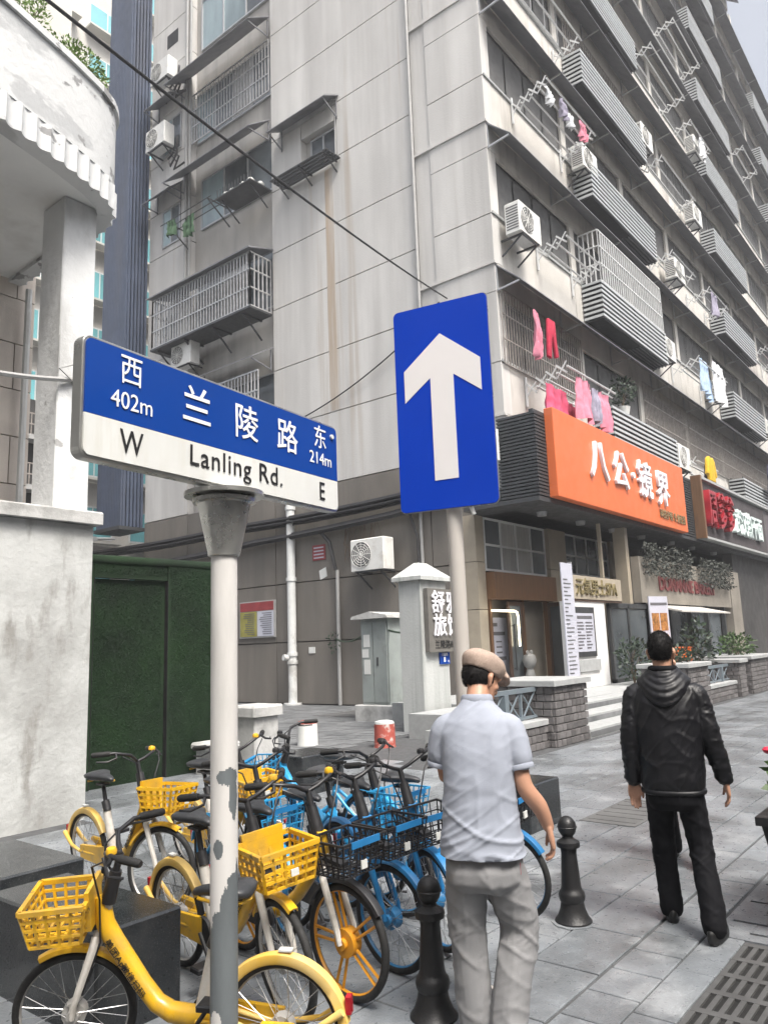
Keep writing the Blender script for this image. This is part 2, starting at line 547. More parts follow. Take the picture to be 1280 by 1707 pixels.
# drainage: long slotted cover and a cast grate
dr = MB()
for i in range(9):
    x0 = 5.0 + i * 0.42
    for (a, b) in ((0.0, 0.105), (0.135, 0.285), (0.315, 0.42)):
        dr.box(x0 + a, x0 + b, 1.18, 1.62, -0.05, -0.002)
    dr.box(x0 + 0.105, x0 + 0.135, 1.18, 1.22, -0.05, -0.002)
    dr.box(x0 + 0.105, x0 + 0.135, 1.44, 1.62, -0.05, -0.002)
    dr.box(x0 + 0.285, x0 + 0.315, 1.18, 1.36, -0.05, -0.002)
    dr.box(x0 + 0.285, x0 + 0.315, 1.58, 1.62, -0.05, -0.002)
tag(dr.build('drain_cover', 'slab'), 'long stone drain cover with narrow slots beside the planter', 'drain')
gr = MB()
X0, X1, Y0, Y1 = 3.72, 4.95, 0.66, 1.42
NX, NY = 5, 13
for i in range(NX + 1):
    gx = X0 + (X1 - X0 - 0.05) * i / NX
    gr.box(gx, gx + 0.05, Y0, Y1, -0.05, 0.004)
cw = (X1 - X0 - 0.05) / NX
for i in range(NX):
    for j in range(NY + 1):
        gy = Y0 + (Y1 - Y0 - 0.026) * j / NY
        gr.box(X0 + cw * i + 0.05, X0 + cw * (i + 1), gy, gy + 0.026, -0.05, 0.003)
tag(gr.build('drain_grate', 'grate'), 'worn iron drain grate with rows of slots at the lower right', 'grate')
for loc, sz, lb_ in (((7.9, 3.25, 0.004), (0.55, 0.28), 'dark rectangular manhole cover behind the man in the black jacket'),
                     ((16.2, 13.8, 0.006), (1.1, 0.9), 'dark rectangular manhole cover in the lane before the white downpipe'),
                     ((13.6, 4.6, 0.004), (0.9, 0.35), 'small dark manhole cover in front of the shop steps')):
    mh = MB().box(-sz[0], sz[0], -sz[1], sz[1], -0.03, 0).box(-sz[0] - .05, -sz[0] - .01, -sz[1], sz[1], -.03, .003).box(sz[0] + .01, sz[0] + .05, -sz[1], sz[1], -.03, .003)
    for k in range(6):
        q = -sz[0] + (k + .5) * sz[0] / 3
        mh.box(q - .02, q + .02, -sz[1] * .85, sz[1] * .85, 0, 0.004)
    tag(mh.build('manhole_cover', 'joint', loc=loc), lb_, 'manhole')

# ---------------------------------------------------------------- main apartment building
apt = tag(base('apartment_building', (18, 10, 0)), 'long grey concrete apartment block with awnings, window grilles and slatted balconies', 'building')
XF, YF = 18.0, 10.0
A = [12.45 + 4.53 * k for k in range(-1, 9)]       # awning levels; A[0] = 7.92
ROOF = 49.2
core = MB()
core.box(XF + 0.42, 56, YF + 0.12, 26.9, 5.3, ROOF).box(56, 82, YF + 0.12, 26.9, 5.3, 44.6)
core.box(XF + 0.42, 82, 11.45, 26.9, -0.04, 5.3)
core.build('core_wall', 'joint', apt)

# left facade: cladding panels with open joints
ZJ = [0.02, 2.0, 3.95, 7.08, 9.46, 11.6, 13.92, 16.14, 18.62, 20.7, 23.07, 25.3, 27.55, 29.8, 32.05, 34.3, 36.6, 38.9]
G = 0.018


def panel(y0, y1, z0, z1, m, x=XF, d=0.45):
    MB().box(x, x + d, y0 + G, y1 - G, z0 + G, z1 - G).build('panel', m, apt)


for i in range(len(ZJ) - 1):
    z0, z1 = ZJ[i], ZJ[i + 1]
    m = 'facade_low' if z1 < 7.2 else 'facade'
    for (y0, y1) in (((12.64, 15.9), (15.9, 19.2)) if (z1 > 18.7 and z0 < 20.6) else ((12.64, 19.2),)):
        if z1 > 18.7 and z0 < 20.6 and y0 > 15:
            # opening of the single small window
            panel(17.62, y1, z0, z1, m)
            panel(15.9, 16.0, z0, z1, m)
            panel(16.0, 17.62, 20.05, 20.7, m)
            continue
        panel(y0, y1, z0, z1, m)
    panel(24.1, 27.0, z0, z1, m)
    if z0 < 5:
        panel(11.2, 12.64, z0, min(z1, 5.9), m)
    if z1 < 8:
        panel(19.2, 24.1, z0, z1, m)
# back wall of the window bay
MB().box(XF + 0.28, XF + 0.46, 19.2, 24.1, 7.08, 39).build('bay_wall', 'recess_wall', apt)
# corner strip with raised bands
for k in range(len(A)):
    a = A[k]
    zb = a - 4.53 if k else 5.9
    MB().box(XF - 0.015, XF + 0.45, YF, 12.02, a - 0.83, a).build('corner_band', 'facade', apt)
    MB().box(XF - 0.06, XF + 0.1, YF - 0.05, 12.62, a, a + 0.07).build('ledge', 'facade', apt)
    m1 = a - 2.95
    if m1 > zb:
        MB().box(XF - 0.01, XF + 0.45, YF, 12.02, m1 + G, a - 0.83 - G).build('panel', 'facade', apt)
        MB().box(XF - 0.01, XF + 0.45, YF, 12.02, zb + G + .07, m1 - G).build('panel', 'facade', apt)
    else:
        MB().box(XF - 0.01, XF + 0.45, YF, 12.02, zb + G, a - 0.83 - G).build('panel', 'facade', apt)
    MB().box(XF + 0.02, XF + 0.45, 12.03, 12.62, zb + .08, a).build('panel', 'facade', apt)
# rust streak under the small window
MB().box(XF - 0.004, XF + 0.01, 16.12, 16.5, 9.5, 18.3).build('rust_streak', 'rust_stain', apt)

# ---- drain pipes on the left facade
MB().tube([(XF - 0.1, 12.62, 6.2), (XF - 0.1, 12.62, 45)], 0.055, 10).build('drain_pipe', 'pipe_grey', apt, 40)
p = MB().tube([(XF - 0.16, 18.3, 0.02), (XF - 0.16, 18.3, 7.6)], 0.145, 16)
for z in (0.0, 1.3, 1.55, 4.0, 6.4):
    p.tube([(XF - 0.16, 18.3, z), (XF - 0.16, 18.3, z + (0.12 if z else 0.06))], 0.175 if z else 0.3, 16)
p.tube([(XF - 0.3, 18.38, 1.5), (XF - 0.45, 18.42, 1.52)], 0.1, 12)
p.build('drain_pipe', 'pipe_white', apt, 40)
MB().tube([(XF - 0.1, 16.3, 0.02), (XF - 0.1, 16.28, 4.2)], 0.06, 10).build('drain_pipe', 'pipe_grey', apt, 40)
MB().tube([(XF - 0.06, 24.35, 16.6), (XF - 0.06, 24.35, 40)], 0.07, 8).tube([(XF - 0.05, 24.1, 16.6), (XF - 0.05, 24.1, 40)], 0.05, 8).build('drain_pipe', 'pipe_grey', apt, 40)
MB().tube([(XF - 0.08, 12.95, 0.02), (XF - 0.08, 12.95, 5.6)], 0.05, 8).build('drain_pipe', 'pipe_grey', apt, 40)


def window_x(y0, y1, z0, z1, x, n, parent, pm='glass', fm='frame_metal', sill=True):
    # window in a wall that looks towards -X
    f = MB()
    t = 0.06
    f.box(x - 0.04, x + 0.05, y0, y1, z0, z0 + t).box(x - 0.04, x + 0.05, y0, y1, z1 - t, z1)
    for i in range(n + 1):
        yy = y0 + (y1 - y0 - t) * i / n
        f.box(x - 0.04, x + 0.05, yy, yy + t, z0 + t, z1 - t)
    w_ = f.build('window', fm, parent)
    for i in range(n):
        a = y0 + (y1 - y0 - t) * i / n + t
        b = y0 + (y1 - y0 - t) * (i + 1) / n
        m_ = pm[i % len(pm)] if isinstance(pm, (list, tuple)) else pm
        MB().box(x + 0.0, x + 0.012, a, b, z0 + t, z1 - t).build('pane', m_, w_)
    return w_


def window_y(x0, x1, z0, z1, y, n, parent, pm='glass', fm='frame_metal', mid=None, t=0.06):
    f = MB()
    f.box(x0, x1, y - 0.04, y + 0.05, z0, z0 + t).box(x0, x1, y - 0.04, y + 0.05, z1 - t, z1)
    if mid:
        f.box(x0 + t, x1 - t, y - 0.038, y + 0.048, mid - t / 2, mid + t / 2)
    for i in range(n + 1):
        xx = x0 + (x1 - x0 - t) * i / n
        f.box(xx, xx + t, y - 0.04, y + 0.05, z0 + t, z1 - t)
    w_ = f.build('window', fm, parent)
    for i in range(n):
        a = x0 + (x1 - x0 - t) * i / n + t
        b = x0 + (x1 - x0 - t) * (i + 1) / n
        m_ = rng.choice(pm) if isinstance(pm, (list, tuple)) else pm
        for (c_, d_) in (((z0 + t, mid - t / 2), (mid + t / 2, z1 - t)) if mid else ((z0 + t, z1 - t),)):
            MB().box(a, b, y + 0.0, y + 0.012, c_, d_).build('pane', m_, w_)
    return w_


def awning_x(y0, y1, za, parent, out=0.9, drop=0.75, x=XF):
    a = MB()
    a.prism([(x, za), (x - out, za - drop), (x - out, za - drop - 0.03), (x, za - 0.04)], y0, y1, 'y')
    for yy in (y0 + 0.1, y1 - 0.1):
        a.bar((x, yy, za - 0.85), (x - out + 0.04, yy, za - drop - 0.05), 0.04, 0.04)
        a.bar((x - 0.02, yy, za - 0.1), (x - 0.02, yy, za - 0.9), 0.04, 0.04)
    return a.build('awning', 'awning', parent)


def grille_x(y0, y1, z0, z1, x, parent, m='bar_steel', step=0.155, horiz=4, r=0.014):
    b = MB()
    n = int((y1 - y0) / step)
    for i in range(n + 1):
        yy = y0 + (y1 - y0) * i / n
        b.box(x - r, x + r, yy - r, yy + r, z0, z1)
    for j in range(horiz):
        zz = z0 + (z1 - z0) * j / (horiz - 1)
        b.box(x - r * 1.3, x + r * 1.3, y0, y1, zz - r * 1.3, zz + r * 1.3)
    return b.build('window_grille', m, parent)


def grille_y(x0, x1, z0, z1, y, parent, m='bar_steel', step=0.155, horiz=4, r=0.014):
    b = MB()
    n = max(1, int((x1 - x0) / step))
    for i in range(n + 1):
        xx = x0 + (x1 - x0) * i / n
        b.box(xx - r, xx + r, y - r, y + r, z0, z1)
    for j in range(horiz):
        zz = z0 + (z1 - z0) * j / (horiz - 1)
        b.box(x0, x1, y - r * 1.3, y + r * 1.3, zz - r * 1.3, zz + r * 1.3)
    return b.build('window_grille', m, parent)


# ---- windows of the left facade bay
XB = XF + 0.22
window_x(19.35, 23.7, 27.4, 29.9, XB, 3, apt, ['glass', 'glass_teal', 'glass_teal'])
window_x(19.3, 23.95, 23.0, 25.3, XB, 4, apt, ['glass', 'curtain', 'glass', 'glass_teal'])
grille_x(19.25, 23.98, 22.95, 25.2, XF - 0.05, apt, 'bar_steel', 0.17, 4, 0.018)
awning_x(19.22, 24.6, 26.25, apt, 1.1, 0.8)
window_x(19.3, 23.65, 18.95, 21.2, XB, 3, apt, ['glass', 'glass', 'glass_teal'])
awning_x(19.22, 24.6, 21.75, apt, 1.1, 0.85)
window_x(19.3, 23.9, 14.2, 16.5, XB, 3, apt, ['glass', 'curtain', 'glass'])
# projecting cage
cg = MB()
for (a, b) in (((17.0, 19.3), (17.0, 25.2)), ((17.0, 19.3), (18.0, 19.3)), ((17.0, 25.2), (18.0, 25.2))):
    L = math.hypot(b[0] - a[0], b[1] - a[1])
    n = int(L / 0.17)
    for i in range(n + 1):
        t = i / n
        xx, yy = a[0] + (b[0] - a[0]) * t, a[1] + (b[1] - a[1]) * t
        cg.box(xx - .022, xx + .022, yy - .022, yy + .022, 13.85, 15.9)
    for zz in (13.85, 14.55, 15.25, 15.9):
        cg.bar((*a, zz), (*b, zz), 0.05, 0.05)
cg.build('window_grille', 'bar_steel', apt)
fl = MB().box(16.95, 18.0, 19.25, 25.25, 13.74, 13.82)
for yy in (19.8, 21.5, 23.2, 24.9):
    fl.bar((17.1, yy, 13.72), (18, yy, 12.95), 0.05, 0.05).bar((17.05, yy, 13.7), (18, yy, 13.7), 0.06, 0.06)
fl.build('cage_floor', 'dark_metal', apt)
MB().prism([(18.0, 16.35), (16.8, 16.0), (16.8, 15.95), (18.0, 16.3)], 19.15, 25.4, 'y').build('cage_roof', 'awning', apt)
window_x(19.3, 23.9, 9.6, 11.7, XB, 3, apt, ['glass', 'glass', 'curtain'])
grille_x(19.25, 22.6, 9.3, 11.5, XF - 0.7, apt, 'bar_steel', 0.17, 4, 0.02)
MB().box(XF - 0.75, XF, 19.22, 22.65, 9.2, 9.27).build('cage_floor', 'dark_metal', apt)
awning_x(19.22, 23.2, 12.55, apt, 1.0, 0.6)
# narrow strip at the left end
window_x(24.75, 26.0, 18.9, 20.6, XF - 0.02, 2, apt, ['glass', 'glass_teal'])
awning_x(24.65, 26.5, 21.6, apt, 0.8, 0.75)
window_x(24.75, 26.0, 23.2, 24.9, XF - 0.02, 2, apt, ['glass', 'glass_teal'])
awning_x(24.65, 26.5, 25.95, apt, 0.8, 0.6)
window_x(24.8, 25.8, 14.2, 15.7, XF - 0.02, 2, apt, 'glass')
MB().box(XF - 0.004, XF + 0.02, 25.1, 25.9, 28.6, 29.3).build('vent_opening', 'void', apt)
# the single small window
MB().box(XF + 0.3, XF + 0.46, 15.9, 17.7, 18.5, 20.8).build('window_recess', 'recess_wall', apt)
window_x(16.05, 17.3, 18.75, 19.95, XF + 0.2, 2, apt, ['glass', 'glass'], 'frame_metal')
awning_x(15.75, 18.7, 20.95, apt, 0.75, 0.45)
sh = MB()
for k in range(5):
    sh.box(XF - 0.75 + k * 0.15, XF - 0.64 + k * 0.15, 15.7, 18.5, 18.42, 18.46)
for yy in (15.9, 17.1, 18.3):
    sh.bar((XF - 0.75, yy, 18.4), (XF, yy, 18.4), 0.05, 0.05).bar((XF - 0.6, yy, 18.38), (XF, yy, 18.0), 0.04, 0.04)
sh.build('flower_shelf', 'dark_metal', apt)

# ---------------------------------------------------------------- right facade
PER = 16.45
XE = 78.0


def xend(a):
    return 56.0 if a > 46 else XE


brk_me = MB().bar((0, -0.01, -0.82), (0, -0.72, -0.74), 0.05, 0.05).bar((0, -0.02, -0.1), (0, -0.02, -0.85), 0.05, 0.05).mesh('awning_bracket', 'frame_metal')
for k, a in enumerate(A):
    xe = xend(a)
    zs = a - 2.95          # sill height
    # awning that runs the length of the building
    aw = MB().prism([(YF, a), (YF - 0.78, a - 0.72), (YF - 0.78, a - 0.75), (YF, a - 0.05)], XF + 0.02, xe, 'x')
    if k > 0:
        aw.build('awning', 'awning', apt)
        for xx in [XF + 0.05] + [XF + 4.1 * j for j in range(1, int((xe - XF) / 4.1))]:
            if seen((xx, YF, a), 60):
                link('awning_bracket', brk_me, apt, (xx, YF, a))
    # sill wall, split in panels
    z0, z1 = (a - 4.53 if k else 5.3), zs
    if k == 0:
        continue
    xx = XF + 0.02
    while xx < xe:
        x2 = min(xx + 5.48, xe)
        if seen((xx, YF, z1)) or seen((x2, YF, z0)):
            MB().box(xx, x2 - 0.02, YF + 0.01, YF + 0.4, z0 + 0.03, z1).build('panel', 'sill_wall', apt)
        xx = x2
    MB().box(XF + 0.02, xe, YF - 0.05, YF + 0.16, z1 + 0.002, z1 + 0.07).build('window_sill', 'cap_stone', apt)
    MB().box(XF + 0.02, xe, YF + 0.02, YF + 0.4, a - 0.92, a - 0.06).build('lintel', 'sill_wall', apt)
    xx = XF + 0.35
    while xx < xe - 1:
        x2 = xx + 5.1
        if (seen((xx, YF, zs), 60) or seen((x2, YF, zs), 60) or seen((xx + 2, YF, a - .9), 60)):
            kinds = [['glass', 'glass', 'glass_teal'], ['glass', 'glass_teal', 'curtain'], ['glass_teal', 'glass', 'glass_teal'], ['curtain', 'glass', 'glass_teal']][rng.randrange(4)]
            window_y(xx, x2, zs + 0.07, a - 0.92, YF + 0.16, 4, apt, kinds, 'frame_white', None, 0.09)
            MB().box(x2 + 0.005, x2 + 0.375, YF + 0.03, YF + 0.4, zs, a - 0.92).build('pier', 'sill_wall', apt)
        xx += 5.48
    MB().box(XF + 0.02, XF + 0.34, YF + 0.005, YF + 0.4, zs, a - 0.92).build('pier', 'facade', apt)
# top parapet
MB().box(XF, 56, YF, YF + 0.3, ROOF, ROOF + 0.6).build('parapet', 'sill_wall', apt)

# slatted balcony cages
ZC = 1.42
NS = 8
Lc, Dc = 6.45, 0.72
slat_b = MB()
slat_b.box(0, Lc, 0, 0.03, 0, 0.082).box(0, 0.03, 0.03, Dc, 0.0, 0.082).box(Lc - 0.03, Lc, 0.03, Dc, 0, 0.082)
slat_me = slat_b.mesh('slat', 'slat')
fr = MB()
for xx in (0.06, Lc / 2, Lc - 0.1):
    fr.box(xx, xx + 0.05, 0.035, 0.085, -0.02, ZC)
    fr.box(xx, xx + 0.05, 0.085, Dc, -0.02, 0.03)
for xx in (0.06, Lc - 0.1):
    fr.box(xx, xx + 0.05, Dc - 0.06, Dc - 0.01, 0.04, ZC)
for j in range(5):
    fr.box(Lc * 0.55, Lc, 0.1 + j * 0.13, 0.15 + j * 0.13, -0.06, -0.019)
fr.box(0.06, Lc - 0.05, 0.036, 0.084, -0.021, 0.029)
cage_shade_b = MB().box(0.06, Lc - 0.06, Dc - 0.12, Dc - 0.06, 0.0, ZC).box(0.06, Lc - 0.06, 0.1, 0.12, 0.0, ZC * 0.96).box(0.06, Lc - .06, 0.085, Dc - .06, -.035, -.021).box(0.06, 0.075, 0.12, Dc - .12, 0, ZC * .96)
cage_shade_me = cage_shade_b.mesh('cage_shade', 'black')  # black panels that paint the shade seen between the cage slats
frame_me = fr.mesh('balcony_cage', 'dark_metal')
for k in range(1, len(A)):
    for j in range(4):
        x0 = 24.0 + PER * j
        z0 = A[k] - 4.38
        if x0 + Lc > xend(A[k]):
            continue
        if not (seen((x0, 9.3, z0), 30) or seen((x0 + Lc, 9.3, z0 + ZC), 30)):
            continue
        c_ = link('balcony_cage', frame_me, apt, (x0, YF - 0.745, z0))
        link('cage_shade', cage_shade_me, c_)
        for s_ in range(NS):
            link('slat', slat_me, c_, (0, 0, 0.02 + s_ * ZC / NS))
# grilles above cages and along the second storey
gx = XF + 0.1
while gx < 52:
    if not (gx > 22 and gx < 24):
        grille_y(gx, min(gx + 5.3, 52), 9.45, 11.7, YF - 0.07, apt, 'bar_rust', 0.16, 4, 0.014)
    gx += 5.48
b = MB()
for xx in [24.1 + i * 0.2 for i in range(32)]:
    b.box(xx - .018, xx + .018, 9.26, 9.296, 13.95, 15.85)
for yy in [9.26 + i * 0.18 for i in range(5)]:
    b.box(24.08, 24.116, yy, yy + .036, 13.95, 15.85)
for zz in (13.95, 14.6, 15.25, 15.85):
    b.box(24.1, 30.3, 9.255, 9.3, zz - .02, zz + .02).box(24.075, 24.12, 9.28, 10, zz - .02, zz + .02)
b.build('window_grille', 'frame_white', apt)
grille_y(24.2, 30.2, 23.15, 25.0, YF - 0.08, apt, 'bar_rust', 0.2, 3, 0.016)
grille_y(18.4, 23.6, 23.2, 24.9, YF - 0.1, apt, 'bar_steel', 0.9, 3, 0.016)

# canopy over the shops with black slatted ends
cn = MB().box(17.45, 60, 8.86, 11.15, 5.3, 5.42).box(17.6, 60, 9.0, 10.0, 5.42, 7.6).box(17.47, 60, 8.88, 9.0, 7.6, 7.75)
cn.build('canopy', 'canopy_under', apt)
cs1 = MB().box(17.46, 17.56, 8.9, 9.98, 0, 0.06).box(17.46, 18.04, 8.84, 8.9, 0, 0.06).mesh('canopy_slat', 'slat_dark')
cs2 = MB().box(28.55, 30.18, 8.84, 8.9, 0, 0.06).mesh('canopy_slat', 'slat_dark')
for i in range(24):
    for me_ in (cs1, cs2):
        link('canopy_slat', me_, apt, (0, 0, 5.45 + i * 0.094))
MB().tube([(17.3, 9.98, 6.5), (17.3, 9.98, 7.35)], 0.13, 10).build('pipe_collar', 'pipe_white', apt, 40)
for i, (lx, ly) in enumerate(((19.2, 9.7), (21.7, 9.7), (24.2, 9.7), (26.7, 9.7), (29.5, 9.6), (32, 9.6), (35, 9.6))):
    MB().lathe([(0.0, -0.12), (0.13, -0.12), (0.15, 0.0)], 12, (lx, ly, 5.3)).build('downlight', 'frame_metal', apt, 40)
# ---------------------------------------------------------------- shop fronts (parts of the apartment building)
YS = 11.2
# corner pillar of tan stone, in courses
for i in range(4):
    MB().box(XF - 0.02, XF + 0.42, 11.16, 11.7, 0.03 + i * 1.32, 1.33 + i * 1.32).build('stone_panel', 'tan_stone', apt)
for (x0, x1) in ((22.2, 23.4), (27.2, 28.2)):
    for i in range(4):
        MB().box(x0, x1, YS - 0.15, YS + 0.3, 0.03 + i * 1.32, 1.33 + i * 1.32).build('stone_panel', 'tan_stone', apt)
window_y(18.45, 22.15, 3.75, 5.28, YS, 4, apt, ['curtain', 'glass'], 'frame_white', 4.5)
window_y(23.45, 27.15, 3.9, 5.28, YS, 4, apt, ['glass', 'glass', 'curtain'], 'frame_white', 4.55)
MB().box(18.45, 22.2, YS - 0.3, YS + 0.1, 2.95, 3.7).build('lintel_board', 'wood_brown', apt)
MB().box(18.45, 22.2, YS + 0.24, YS + 0.25, 0.4, 2.95).build('shop_interior', 'shop_inner', apt)
for xx in (18.5, 20.35, 21.95):
    MB().box(xx, xx + 0.12, YS - 0.06, YS + 0.08, 0.46, 2.95).build('door_post', 'wood_brown', apt)
# two glazed door leaves, the right one open towards the street
for (hx, ang) in ((20.2, 0), (21.9, -62)):
    leaf = MB().box(-0.85, -0.75, -0.03, 0.03, 0.46, 2.9).box(-0.1, 0, -0.03, 0.03, 0.46, 2.9).box(-0.75, -0.1, -0.03, 0.03, 2.78, 2.9).box(-0.75, -0.1, -0.03, 0.03, 0.46, 0.7)
    lo_ = leaf.build('door', 'wood_dark', apt)
    lo_.location = (hx, YS - 0.12, 0)
    lo_.rotation_euler = (0, 0, R(-ang))
    MB().box(-0.75, -0.1, -0.006, 0.006, 0.7, 2.78).build('pane', 'glass', lo_)
    MB().tube([(-0.68, -0.1, 0.95), (-0.68, -0.1, 2.25)], 0.022, 8).tube([(-0.68, -0.1, 1.0), (-0.7, -0.03, 1.0)], 0.015, 6).tube([(-0.68, -0.1, 2.2), (-0.7, -0.03, 2.2)], 0.015, 6).build('handle', 'dark_metal', lo_, 40)
# hidden dark fill behind upper windows
MB().box(23.45, 27.15, YS - 0.05, YS + 0.2, 0.46, 3.85).build('shop_wall', 'tan_stone', apt)

# poster on the shop's inner wall and lit tube
po = tag(base('poster_stand', (18.9, 11.3, .45)), 'pale blue price poster with dark lines inside the shop door', 'poster')
MB().box(18.72, 19.75, 11.36, 11.4, 0.6, 2.45).build('sheet', 'poster', po)
pl = MB()
for zz, h_, x0, x1 in ((2.2, .1, 18.85, 19.2), (1.95, .1, 18.85, 19.6), (1.75, .04, 19.1, 19.4), (1.6, .04, 19.1, 19.4), (1.45, .04, 19.1, 19.4), (1.25, .1, 18.85, 19.6)):
    pl.box(x0, x1, 11.35, 11.358, zz, zz + h_)
pl.build('print', 'poster_text', po)
mat('lamp_warm', (1.0, 0.86, 0.6), 0.5, var=0.01, emit=3.0)
tag(MB().tube([(18.3, 10.95, 2.62), (19.55, 10.95, 2.62), (19.68, 10.95, 2.58), (19.72, 10.95, 2.45), (19.72, 10.95, 1.62)], 0.03, 8).build('tube_lamp', 'lamp_warm', None, 40),
    'bent glowing tube lamp in the open shop doorway', 'lamp')
bs = MB().lathe([(0.0, 0.46), (0.16, 0.47), (0.2, 0.8), (0.13, 1.05), (0.1, 1.1), (0.2, 1.2), (0.25, 1.4), (0.2, 1.58), (0.0, 1.66)], 16, (19.95, 10.8, 0))
bs.lathe([(0, -.02), (.08, -.02), (.08, .02), (0, .02)], 12, (19.8, 10.78, 1.68), 'y').lathe([(0, -.02), (.08, -.02), (.08, .02), (0, .02)], 12, (20.1, 10.78, 1.68), 'y')
bs.v = [(19.95 + (x - 19.95) * .8, 10.8 + (y - 10.8) * .8, .46 + (z - .46) * .8) for x, y, z in bs.v]
tag(bs.build('toy_figure', 'pipe_grey', None, 40), 'grey chrome bear-eared figure standing in the shop doorway', 'statue')

# white clinic front with menu frame
spa = tag(base('spa_shop', (19, 9, .45)), 'white projecting shop wall with a cream name board above it', 'shop front')
MB().box(19.05, 21.3, 9.0, 9.3, 0.46, 2.78).build('wall', 'shop_white', spa)
nb = MB().box(19.0, 22.55, 8.95, 9.1, 2.84, 3.48).build('name_board', 'tan_stone', spa)
MB().box(18.98, 22.57, 8.97, 9.12, 2.78, 2.838).build('board_edge', 'wood_dark', spa)
text('lettering', '元氧男士SPA', 0.50, 'gold_letter', (20.75, 8.925, 3.14), FACE_Y, nb, 0.02, 0.003)
MB().box(19.1, 20.45, 8.955, 8.998, 1.28, 2.62).build('menu_frame', 'dark_metal', spa)
MB().box(19.2, 20.35, 8.945, 8.954, 1.42, 2.45).build('menu_sheet', 'poster', spa)
ml = MB()
rr = random.Random(5)
for i in range(9):
    zz = 2.18 - i * 0.085
    for x0 in (19.27, 19.8):
        ml.box(x0, x0 + rr.uniform(.2, .48), 8.938, 8.944, zz, zz + 0.035)
ml.box(19.3, 20.25, 8.938, 8.944, 2.3, 2.38)
ml.build('menu_print', 'poster_text', spa)
MB().box(19.25, 20.6, 8.94, 8.998, 0.9, 1.2).build('sign_plate', 'cap_stone', spa)
# price banner
bn = tag(base('price_banner', (18.3, 8.9, .45)), 'tall narrow white paper price list with faint lines beside the doorway', 'banner')
MB().box(18.35, 19.0, 8.84, 8.87, 0.5, 3.75).build('sheet', 'poster', bn)
bl = MB()
for i in range(26):
    zz = 3.3 - i * 0.105
    bl.box(18.42, 18.42 + rr.uniform(.15, .45), 8.832, 8.839, zz, zz + .03)
bl.build('print', 'lane_brick', bn)
bpost = MB().box(18.98, 19.03, 8.85, 8.95, 0.46, 3.8).build('post', 'frame_metal', bn)

# dark glazed door in the middle and bakery front
gd = MB()
for xx in (21.9, 23.3, 24.9):
    gd.box(xx, xx + 0.14, 9.1, 9.2, 0.46, 2.75)
gd.box(21.9, 25.04, 9.1, 9.2, 2.65, 2.8).box(21.9, 25.04, 9.1, 9.2, 0.40, 0.56)
gdo = gd.build('glass_door', 'dark_metal', apt)
for x0, x1 in ((22.05, 23.29), (23.45, 24.89)):
    MB().box(x0, x1, 9.14, 9.16, 0.57, 2.64).build('pane', 'glass', gdo)
MB().box(22.6, 22.7, 9.5, 9.6, 0.46, 5.3).box(24.1, 24.35, 9.3, 9.7, 0.46, 5.3).build('column', 'tan_stone', apt)
bk = tag(base('bakery_shop', (24.6, 9, .45)), 'dim bakery shop front with dark red letters and an open glazed entrance', 'shop front')
MB().box(24.4, 34.7, 9.02, 9.3, 2.85, 4.35).build('fascia', 'brown_fascia' if 'brown_fascia' in MATS else 'shop_inner', bk)
text('lettering', 'DONANNE BAKERY', 0.62, 'dark_red_letter', (29.2, 8.99, 3.5), FACE_Y, bk, 0.02, 0.02, sx=1.15)
for xx in (24.9, 27.2, 29.4, 31.5, 33.8):
    MB().box(xx, xx + 0.16, 9.1, 9.25, 0.46, 2.85).build('mullion', 'dark_metal', bk)
MB().box(25.1, 33.8, 9.3, 9.34, 0.6, 2.8).build('glazing', 'glass', bk)
MB().prism([(9.05, 2.8), (8.0, 2.55), (8.0, 2.5), (9.05, 2.74)], 25.0, 30.5, 'x').build('cloth_awning', 'sill_wall', bk)
MB().box(34.75, 36.2, 9.0, 9.4, 0.3, 4.4).build('pilaster', 'shop_inner', bk)
MB().box(36.3, 60, 9.2, 9.6, 0.3, 5.3).build('dark_shopfront', 'shop_dark', bk)  # plain dark box standing in for the shop fronts farther along
# dry foliage hanging over the fascia
hf = MB()
for i in range(3200):
    xx = rng.uniform(24.5, 34.3)
    if 29.2 < xx < 30.2:
        continue
    zz = 4.3 + rng.uniform(-0.55, 0.5) - (0.15 if xx > 30 else 0)
    yy = 8.93 + rng.uniform(-0.22, 0.07)
    s_ = rng.uniform(.04, .09)
    d1 = Vector((rng.uniform(-1, 1), rng.uniform(-1, .2), rng.uniform(-1, .6))).normalized() * s_
    d2 = Vector((rng.uniform(-1, 1), rng.uniform(-1, 1), rng.uniform(-1, 1))).normalized() * s_ * .5
    p_ = Vector((xx, yy, zz))
    hf.add([p_, p_ + d1 + d2, p_ + d1 * 2, p_ + d1 - d2], [(0, 1, 2, 3)])
tag(hf.build('hanging_plant', 'leaf_grey'), 'grey dried garland of leaves hanging over the bakery fascia', 'plant')

